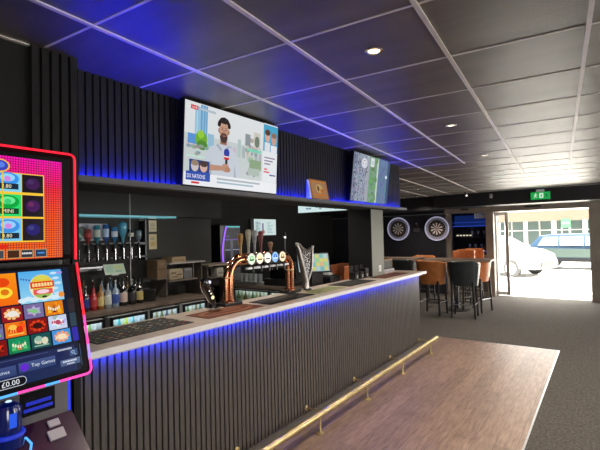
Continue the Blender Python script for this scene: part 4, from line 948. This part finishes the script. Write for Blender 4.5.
# ------------------------------------------------------------------ bar stools and tall tables
def make_stool(label, m, top=1.10, name='bar_stool'):
    """faces +Y at origin (back towards -Y)"""
    t = thing(name, label, 'bar stool', (0, 0, 0))
    B().box(-.205, .205, -.19, .22, .66, .75, .025).build('seat', m, t, True)
    # curved tub back
    bm = B(); n = 14; ro, ri = .292, .252
    rows_ = []
    for k in range(n+1):
        a = math.radians(200 + 140*k/n) if False else math.radians(180 + 180*k/n)
        ex = abs(math.cos(a)); zt = top - .10*max(0, ex-.6)
        flare = .02
        pts = []
        for (r, z) in ((ro-.035, .62), (ro+flare, zt-.02), (ro+flare-.02, zt), (ri+flare, zt-.02), (ri-.03, .64)):
            sq = 1/max(abs(math.cos(a)), abs(math.sin(a)))**.45; pts.append(bm.bm.verts.new((r*math.cos(a)*sq, r*math.sin(a)*.92*sq+.03, z)))
        rows_.append(pts)
    for k in range(n):
        for j in range(5):
            bm.bm.faces.new((rows_[k][j], rows_[k+1][j], rows_[k+1][(j+1) % 5], rows_[k][(j+1) % 5]))
    bm.bm.faces.new(rows_[0]); bm.bm.faces.new(rows_[-1][::-1])
    bm.build('backrest', m, t, True)
    for sx in (-1, 1):
        for sy in (-1, 1):
            B().tube([(sx*.19, sy*.18, .69), (sx*.215, sy*.205, .0)], [.024, .019], 8).build('leg', M_leg, t, True)
    for (a, b_) in (((-.213, -.2), (.213, -.2)), ((-.213, .2), (.213, .2)), ((-.213, -.2), (-.213, .2)), ((.213, -.2), (.213, .2))):
        B().tube([(a[0], a[1], .26), (b_[0], b_[1], .26)], .010, 8).build('footrest', M_leg if a[1] == b_[1] and a[1] > 0 or a[0] == b_[0] else M_steel, t, True)
    return t
tan = make_stool('tan leather bar stool with its back to the camera, left of the black stool', M_tan)
blk = make_stool('black leather bar stool with its back to the camera at the tall table', M_bleather)
org_ = make_stool('orange bar stool tucked at the right end of the tall table behind the black stool', M_orange, 1.03)
hi = make_stool('left of two taller orange stools standing in for chairs reflected in the glass door panel', M_orange, 1.25)
tan.location = (-2.90, 8.72, 0); tan.rotation_euler = (0, 0, math.radians(-4))
blk.location = (-2.27, 8.70, 0); blk.rotation_euler = (0, 0, math.radians(6))
org_.location = (-2.22, 9.50, 0); org_.rotation_euler = (0, 0, math.radians(75))
hi.location = (-2.66, 10.25, 0); hi.scale = (.8, .8, 1); hi.rotation_euler = (0, 0, math.radians(178))  # shrunk stools stand in for chairs reflected in the pane
dup(hi, (-2.60, 10.85, 0), math.radians(184), 'right of two taller orange stools standing in for chairs reflected in the glass door panel')
dup(tan, (-3.66, 10.3, 0), math.radians(180), 'tan stool on the far side of the tall table below the dartboards')
dup(blk, (-3.62, 8.95, 0), math.radians(4), 'black bar stool half hidden by the end of the bar counter')
dup(org_, (-4.75, 8.1, 0), math.radians(150), 'orange stool seen over the till behind the bar')
for nm_ in (tan, blk, org_, hi): nm_['group'] = 'bar stools'
for o in list(COL.objects):
    if o.name.startswith('bar_stool') and not o.parent: o['group'] = 'bar stools'
def tall_table(label, x0, x1, y0, y1, z=1.085):
    t = thing('tall_table', label, 'table', ((x0+x1)/2, (y0+y1)/2, 0), 'tall tables')
    B().box(x0, x1, y0, y1, z-.035, z, .004).build('tabletop', M_table, t)
    B().box(x0-.002, x1+.002, y0-.004, y0-.0005, z-.033, z-.003).build('edge_band', mat('table_edge', (.35, .30, .25), .4), t)
    xc, yc_ = (x0+x1)/2-.05, (y0+y1)/2
    B().lathe([(.24, 0), (.24, .012), (.05, .03), (.035, .06), (.035, z-.06), (.10, z-.036)], (xc, yc_, .0), 24).build('pedestal', M_leg, t, True)
tall_table('tall brown table with stools in front of the glass door panel', -3.25, -1.86, 9.12, 9.75)
tall_table('tall brown table under the left dartboard', -5.0, -3.45, 9.35, 9.95)
dup(org_, (-4.45, 10.35, 0), math.radians(180), 'orange stool beneath the left dartboard behind the left table')

# ------------------------------------------------------------------ door wall
M_ds = mat('door_stile', (.33, .30, .27), .4, noise=.1)
M_dl = mat('door_stile_pale', (.62, .60, .56), .4, noise=.05)
dr = thing('sliding_door_frame', 'bronze sliding door frame with a long header track', 'door frame', (-1.8, 11.8, 0))
B().box(-3.48, -.20, 11.62, 11.99, 2.145, 2.325, .006).build('header_track', M_brown, dr)
B().box(-3.48, -3.36, 11.72, 11.9, 0, 2.14).build('jamb', M_brown, dr)
B().box(-2.47, -2.29, 11.70, 11.95, 0, 2.14).build('jamb', M_brown, dr)
B().box(-.27, -.20, 11.70, 11.98, 0, 2.14).build('jamb', M_brown, dr)
B().box(-3.36, -2.47, 11.74, 11.86, 0, .10).box(-3.36, -2.47, 11.74, 11.86, .98, 1.04).build('bottom_rail', M_brown, dr)
B().box(-3.05, -2.86, 11.605, 11.619, 2.22, 2.26).build('sensor', M_blackp, dr)
B().box(-1.55, -1.20, 11.60, 11.619, 2.215, 2.255, .004).build('sensor', M_blackp, dr)
B().box(-3.36, -2.47, 11.79, 11.80, 1.04, 2.14).build('glass_pane', glass('door_glass', (.85, .9, 1.), .02, .2), dr)
B().box(-3.36, -2.47, 11.76, 11.78, .10, .98).build('lower_panel', mat('door_lower_panel', (.10, .085, .075), .5), dr)
struct(B().box(-3.47, -2.3, 12.30, 12.34, 0, 2.5).box(-3.49, -3.47, 11.9, 12.34, 0, 2.5).box(-2.30, -2.28, 11.96, 12.34, 0, 2.5).box(-3.49, -2.28, 11.99, 12.34, 2.33, 2.5).build('wall_added_pane_backing', M_black))  # black box added so no outdoor light shows behind the pane
nt_ = thing('paper_notice', 'white paper notice stuck at the top of the glass door panel', 'notice', (-2.6, 11.785, 2.0))
B().box(-2.76, -2.475, 11.786, 11.789, 2.0, 2.135).build('sheet', mat('notice_paper', (.45, .5, .58), .6), nt_)
p = Pic((-2.75, 11.7855, 2.005), (1, 0, 0), (0, 0, 1)); p.rect(.02, .07, .25, .10, rgb(120, 140, 170)); p.rect(.02, .03, .18, .05, rgb(150, 165, 190)); p.build('print', print_mat('notice_ink'), nt_)
# shelves, glows and glassware added behind the pane in place of its reflections
ls = thing('pane_reflection', 'added dark shelves and blue glows standing in for reflections in the glass door panel', 'reflection stand-in', (-2.92, 12.2, 1.0))
B().box(-3.45, -2.31, 12.08, 12.29, 1.12, 1.14).box(-3.45, -2.31, 12.08, 12.29, 1.48, 1.50).box(-3.45, -2.31, 12.2, 12.29, 1.78, 1.80).build('shelf', M_blackp, ls)  # added shelves, part of the stand-in for the pane's reflections
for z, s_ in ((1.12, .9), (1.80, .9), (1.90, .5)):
    B().box(-3.42, -2.34, 12.06, 12.075, z, z+.012).build('reflection_strip', emis('pane_reflection_blue_%d' % int(z*100), (.06, .14, .9), s_), ls)
B().box(-3.40, -2.5, 12.26, 12.285, 1.82, 2.10).build('reflection_panel', emis('pane_reflection_panel', (.02, .06, .30), .28), ls)
for k in range(5):
    B().box(-3.30+.085*k, -3.25+.085*k, 12.06, 12.07, 1.54, 1.575).build('reflection_dot', emis('pane_reflection_warm', (1., .8, .5), 1.1), ls)
for k in range(9):
    tag(B().lathe([(.03, 0), (.004, .01), (.004, .08), (.03, .12), (.034, .18), (.030, .18), (0, .125)], (-2.98+.075*k, 12.14, 1.501 if k % 2 else 1.141), 10).build('reflection_glass', mat('reflection_glass_clear', (.5, .55, .65), .05, spec=1., coat=1.), loc=(-2.98+.075*k, 12.14, 1.501 if k % 2 else 1.141), smooth=True), 'stemmed glass added behind the door pane as part of its reflections, one of nine', 'glass', 'stemmed glasses added behind the door glass')
# open sliding leaf
lf = thing('sliding_door_leaf', 'open glass sliding door leaf at the left of the bright doorway', 'door', (-2.1, 11.97, 0))
B().box(-2.285, -2.262, 11.955, 11.99, .02, 2.14).build('stile', M_dl, lf)
B().box(-2.06, -1.985, 11.955, 11.99, .02, 2.14).build('stile', M_ds, lf)
B().box(-2.262, -2.06, 11.955, 11.99, .02, .10).box(-2.262, -2.06, 11.955, 11.99, 2.06, 2.14).build('rail', M_dl, lf)
B().box(-2.262, -2.06, 11.968, 11.976, .10, 2.06).build('glass_pane', glass('leaf_glass', (.97, .98, 1.), .02, .1), lf)
# exit sign
ex = thing('exit_sign', 'green emergency exit sign with a running figure above the doorway', 'exit sign', (-1.12, 10.78, 2.33))
B().box(-1.31, -.93, 10.755, 10.799, 2.335, 2.50, .004).build('casing', mat('exit_green', (.01, .30, .08), .4, emit=(.005, .32, .08), es=.5), ex)
p = Pic((-1.305, 10.7545, 2.34), (1, 0, 0), (0, 0, 1))
G = rgb(25, 175, 75); Wt = rgb(225, 255, 230)
p.rect(0, 0, .37, .155, G)
p.ell(.098, .118, .014, .014, Wt); p.poly([(.075, .10), (.11, .105), (.10, .065), (.078, .062)], Wt); p.poly([(.08, .066), (.098, .066), (.125, .04), (.115, .03)], Wt); p.poly([(.078, .066), (.09, .06), (.065, .025), (.05, .03)], Wt); p.poly([(.11, .10), (.135, .085), (.130, .078), (.105, .092)], Wt); p.poly([(.075, .10), (.05, .085), (.055, .078), (.082, .092)], Wt)
p.rect(.165, .025, .245, .135, Wt); p.poly([(.18, .075), (.205, .045), (.23, .075)], G); p.rect(.197, .07, .213, .115, G)
p.rect(.275, .03, .335, .13, rgb(70, 190, 110)); p.rect(.285, .04, .325, .12, rgb(20, 120, 60))
p.build('sign_face', pic_mat('exit_glow', .8), ex)
B().box(-1.2, -1.04, 10.77, 10.79, 2.501, 2.56).build('bracket', M_white, ex)
t = thing('motion_sensor', 'small grey motion sensor on the black beam left of the exit sign', 'sensor', (-2.14, 10.78, 2.42))
B().box(-2.17, -2.105, 10.755, 10.799, 2.43, 2.53, .008).build('housing', mat('sensor_grey', (.35, .34, .34), .5), t)
B().ball((-2.137, 10.755, 2.455), .018).build('lens', M_white, t, True)
# ceiling downlights
def downlight(x, y, label, e, col):
    t = thing('downlight', label, 'ceiling light', (x, y, CEIL), 'recessed ceiling downlights')
    B().lathe([(.044, 0), (.046, -.004), (.034, -.007), (.028, -.002)], (x, y, CEIL-.0005), 24).build('rim', M_chrome, t, True)
    B().lathe([(.028, -.0032), (.024, -.005), (0, -.006)], (x, y, CEIL-.001), 20).build('lamp', emis('lamp_%d' % int(e*10), col, e), t, True)
    l = bpy.data.lights.new('downlight_spot', 'SPOT'); l.energy = 75; l.color = (1, .86, .72); l.spot_size = math.radians(135); l.spot_blend = .9; l.shadow_soft_size = .03
    o = bpy.data.objects.new('downlight_spot', l); COL.objects.link(o); o.location = (x, y, CEIL-.03)
downlight(-.903, 1.942, 'warm glowing downlight nearest the camera', 9, (1., .68, .34))
downlight(-1.034, 3.716, 'warm downlight second from the camera', 2.4, (1., .9, .75))
downlight(-1.143, 5.455, 'pale downlight third from the camera', 2.2, (1., .9, .75))
downlight(-1.265, 7.173, 'pale downlight fourth from the camera, nearest the exit sign', 1.2, (1., .9, .75))
downlight(-3.149, 8.739, 'small downlight beyond the bulkhead end, the nearer of two', 2., (1., .9, .75))
downlight(-3.822, 10.5, 'small downlight beyond the bulkhead end, the farther of two', 2., (1., .9, .75))
for k_, (x_, y_) in enumerate(((.95, 1.9), (.85, 3.7), (.75, 5.5))): downlight(x_, y_, 'unseen recessed downlight added right of the visible row to brighten the floor', 2.4, (1., .9, .75))  # row outside the view, added to brighten the floor
t = thing('spotlight', 'small dark ceiling spotlight above the glass door panel', 'ceiling light', (-2.62, 10.4, 2.5))
B().tube([(-2.62, 10.4, CEIL), (-2.62, 10.4, 2.54)], .01, 8).build('stem', M_blackp, t)
B().tube([(-2.62, 10.42, 2.55), (-2.58, 10.36, 2.50)], .028, 14).build('lamp_head', M_blackp, t, True)
B().tube([(-2.579, 10.3585, 2.499), (-2.578, 10.357, 2.498)], .022, 14).build('lamp_face', emis('spot_face', (1, .95, .85), 1.5), t, True)

# ------------------------------------------------------------------ outside
M_road = mat('outside_paving', (.62, .61, .58), .85, noise=.08, nscale=4)
struct(B().box(-22, 16, 12.0, 60, -.2, -.01).build('ground_outside', M_road))
M_tyre = mat('tyre', (.03, .03, .03), .8); M_cw = mat('car_window', (.10, .14, .17), .1, spec=.8)
def car(label, paint, lower, loc, rz, estate, name='car'):
    """nose towards +x, centre at origin"""
    t = thing(name, label, 'car', (0, 0, 0), 'cars parked outside')
    L = 2.15
    if estate: prof = [(-L, .35), (-L-.03, .62), (-L+.02, .92), (-L+.10, 1.05), (-L+.42, 1.42), (-L+.9, 1.47), (.1, 1.49), (.45, 1.44), (1.05, 1.02), (1.75, .90), (L-.05, .72), (L, .5), (L-.05, .32)]
    else: prof = [(-L, .35), (-L-.02, .62), (-L+.03, .95), (-L+.30, 1.15), (-L+.75, 1.44), (-.6, 1.50), (.1, 1.50), (.45, 1.42), (1.15, 1.04), (1.70, .95), (L-.12, .80), (L, .55), (L-.04, .30)]
    bm = B()
    secs = [(-.86, .93), (-.80, .985), (0, 1.0), (.80, .985), (.86, .93)]
    rings = []
    for (y, s_) in secs:
        ring = []
        for (x, z) in prof:
            yy = y*(1 - (.17*(z-.95)/.5 if z > .95 else 0)); ring.append(bm.bm.verts.new((x*s_, yy, .32+(z-.32)*s_ if z > .4 else z)))
        rings.append(ring)
    for i in range(len(rings)-1):
        for k in range(len(prof)): bm.bm.faces.new((rings[i][k], rings[i+1][k], rings[i+1][(k+1) % len(prof)], rings[i][(k+1) % len(prof)]))
    bm.bm.faces.new(rings[0]); bm.bm.faces.new(rings[-1][::-1])
    bm.build('body', paint, t, True)
    for sy in (-1, 1):
        if estate: B().prism([(-L+.10, .52), (L-.10, .52), (L-.25, .82), (-L+.06, .90)], 'y', min(sy*.858, sy*.87), max(sy*.858, sy*.87)).build('side_panel', mat('green_side', (.022, .034, .030), .5, spec=.2), t)
        y1 = sy*.862
        B().prism([(-L+.12, .33), (L-.12, .33), (L-.12, .50), (-L+.12, .50)], 'y', min(y1, y1*1.01), max(y1, y1*1.01)).build('sill', lower, t)
        if estate: wn = [[(-1.75, 1.0), (-1.0, 1.0), (-1.0, 1.36), (-1.52, 1.36)], [(-.94, 1.0), (-.12, 1.0), (-.12, 1.38), (-.94, 1.37)], [(-.06, 1.0), (.85, 1.0), (.42, 1.33), (-.06, 1.38)]]
        else: wn = [[(-1.55, 1.05), (-.85, 1.02), (-.85, 1.38), (-1.25, 1.36)], [(-.79, 1.02), (-.05, 1.0), (-.05, 1.39), (-.79, 1.38)], [(.01, 1.0), (.95, 1.02), (.42, 1.33), (.01, 1.39)]]
        for w_ in wn:
            a = B(); yo = sy*.845
            A_ = [a.bm.verts.new((x, sy*(.86*(1-.17*(z-.95)/.5)+.004), z)) for x, z in w_]; C_ = [a.bm.verts.new((x, sy*(.86*(1-.17*(z-.95)/.5)-.03), z)) for x, z in w_]
            a.bm.faces.new(A_); a.bm.faces.new(C_[::-1])
            for i in range(4): a.bm.faces.new((A_[i], C_[i], C_[(i+1) % 4], A_[(i+1) % 4]))
            a.build('side_window', M_cw, t)
        for x in (-1.32, 1.30):
            w_ = B().lathe([(.20, 0), (.30, .005), (.315, .03), (.315, .17), (.30, .19)], (x, sy*.70 if sy > 0 else -.875, .315), 24, rot=Matrix.Rotation(-PI/2, 3, 'X')).build('wheel', M_tyre, t, True)
            h_ = B().lathe([(.205, 0), (.19, .01), (.06, .004), (0, .004)], (x, (.893 if sy > 0 else -.893), .315), 10, rot=Matrix.Rotation((PI/2 if sy > 0 else -PI/2), 3, 'X')).build('hubcap', M_steel, w_)
        B().box(L-.42, L-.10, sy*.70-.12, sy*.70+.12, .68, .80, .03).build('headlight', mat('headlight', (.05, .05, .05), .2), t)
    B().quad((.48, -.66, 1.40), (.48, .66, 1.40), (1.02, .74, 1.07), (1.02, -.74, 1.07)).xf(Matrix.Translation((.012, 0, .02))).build('windscreen', M_cw, t)
    B().box(L-.03, L+.012, -.45, .45, .38, .55, .01).build('grille', M_tyre, t)
    t.location = loc; t.rotation_euler = (0, 0, rz); return t
car('white hatchback parked just outside the doorway, nose to the right', mat('white_car_paint', (.13, .13, .125), .35), mat('white_car_sill', (.45, .42, .38), .5), (-3.67, 18.07, -.01), math.radians(-20), False)
car('estate car, its blue roof coloured like reflected sky, parked behind the white hatchback', mat('sky_tint_car_paint', (.006, .020, .042), .45, spec=.2), mat('shaded_car_sill', (.006, .007, .008), .6, spec=.1), (-.55, 21.4, -.01), math.radians(-1), True)  # sky reflection is put into the body colour, shadow below into the sill
cr = None
t = thing('roof_sky_reflection', 'bright blue sky reflection on the roof of the estate car', 'car') if False else None
# shop building across the road
bd = thing('shop_building', 'white shop building with a canopy across the road', 'building', (-3, 31, 0))
M_bw = mat('shop_wall', (.70, .69, .66), .8, noise=.05); M_bg = mat('shop_glass', (.05, .075, .07), .4, spec=.2)
B().box(-16, 12, 31, 36, 0, 7).build('wall', M_bw, bd)
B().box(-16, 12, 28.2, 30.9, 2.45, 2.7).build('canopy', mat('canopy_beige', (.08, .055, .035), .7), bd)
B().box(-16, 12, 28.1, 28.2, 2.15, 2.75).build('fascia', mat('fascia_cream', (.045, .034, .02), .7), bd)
for x in (-9, -6.9, -4.8, -2.35, -.2, 2.2, 5): B().box(x-.09, x+.09, 28.25, 28.45, 0, 2.45).build('post', M_bw, bd)
for i, x in enumerate((-8.8, -7.2, -5.6, -4.0, -2.4, -.8, .8, 2.4)):
    w_ = B().box(x, x+1.35, 30.93, 30.98, .7, 2.3).build('shop_window', M_bg, bd)
    B().box(x+.65, x+.70, 30.90, 30.93, .7, 2.3).box(x, x+1.35, 30.90, 30.93, 1.6, 1.64).build('glazing_bar', M_bw, w_)
sg = thing('shop_sign', 'green shop sign under the canopy across the road', 'sign', (-1.7, 28.0, 1.7))
B().box(-1.95, -1.50, 28.02, 28.09, 1.75, 2.25).build('panel', mat('shop_green', (.012, .09, .03), .6), sg)
B().box(-1.90, -1.55, 28.0, 28.019, 1.95, 2.05).build('sign_stripe', mat('shop_sign_pale', (.1, .14, .1), .6), sg)
B().box(-1.95, -1.91, 28.03, 28.08, 0, 1.75).box(-1.54, -1.50, 28.03, 28.08, 0, 1.75).build('sign_leg', M_steel, sg)

# ------------------------------------------------------------------ light
w = bpy.data.worlds.new('World'); S.world = w; w.use_nodes = True
bg = w.node_tree.nodes['Background']; bg.inputs['Color'].default_value = (1, .97, .92, 1); bg.inputs['Strength'].default_value = 11.0
def area(name, loc, rot, sx, sy, e, col, portal=False, spread=PI):
    l = bpy.data.lights.new(name, 'AREA'); l.shape = 'RECTANGLE'; l.size = sx; l.size_y = sy; l.energy = e; l.color = col; l.spread = spread
    if portal: l.cycles.is_portal = True
    o = bpy.data.objects.new(name, l); COL.objects.link(o); o.location = loc; o.rotation_euler = rot
    return o
for (a, b_) in wins:
    area('window_portal', (FX1+.15, (a+b_)/2, 1.55), (0, PI/2, 0), 1.6, b_-a, 1, (1, 1, 1), True)
area('door_portal', (-1.2, 12.02, 1.1), (-PI/2, 0, 0), 2.1, 2.2, 1, (1, 1, 1), True)
sun = bpy.data.lights.new('sun', 'SUN'); sun.energy = 46; sun.color = (1, .93, .82); sun.angle = math.radians(1.5)
so = bpy.data.objects.new('sun', sun); COL.objects.link(so)
so.rotation_euler = Vector((-.35, .42, -1)).to_track_quat('-Z', 'Y').to_euler()
# blue strip wash from the ledge and from under the bar top
area('ledge_led_light', (-2.203, 3.33, 2.0), (0, PI + math.radians(32), 0), .03, 4.35, 42, (.004, .012, 1.), spread=math.radians(115))
# unseen fill spots added to brighten the bar interior and the far room
def fill_spot(x, y, e, col=(1, .9, .78), z=2.45):
    l = bpy.data.lights.new('bar_fill_light', 'SPOT'); l.energy = e; l.color = col; l.spot_size = math.radians(140); l.spot_blend = .9; l.shadow_soft_size = .06
    o = bpy.data.objects.new('bar_fill_light', l); COL.objects.link(o); o.location = (x, y, z)
fill_spot(-3.3, 2.4, 62); fill_spot(-3.3, 4.2, 62); fill_spot(-5.6, 7.4, 14, (.9, .92, 1)); fill_spot(-4.2, 9.6, 14, (.95, .93, 1)); fill_spot(-2.3, 10.2, 8)

# ------------------------------------------------------------------ camera
yb = 6.17338435e-01; pitch_ = -2.37117721e-02; roll = -2.34354669e-02
cy, sy_ = math.cos(yb), math.sin(yb); cp, sp = math.cos(pitch_), math.sin(pitch_); c_r, s_r = math.cos(roll), math.sin(roll)
Mm = Matrix(((cy, 0, -sy_), (sy_, 0, cy), (0, -1, 0))).transposed()
Rb = Matrix(((c_r, -s_r, 0), (s_r, c_r, 0), (0, 0, 1))) @ Matrix(((1, 0, 0), (0, cp, -sp), (0, sp, cp))) @ Mm   # world -> (right, down, forward)
right, down, fwd = Rb[0], Rb[1], Rb[2]
cam = bpy.data.cameras.new('camera'); co = bpy.data.objects.new('camera', cam); COL.objects.link(co)
R3 = Matrix((right, -down, -fwd)).transposed()
co.matrix_world = Matrix.Translation((0, 0, 1.67)) @ R3.to_4x4()
cam.sensor_width = 36; cam.lens = 427.744731*36/600; cam.clip_start = .05; cam.clip_end = 200
S.camera = co
S.view_settings.view_transform = 'Standard'; S.view_settings.look = 'None'; S.view_settings.gamma = 1; S.view_settings.use_curve_mapping = False
S.view_settings.exposure = 0.0
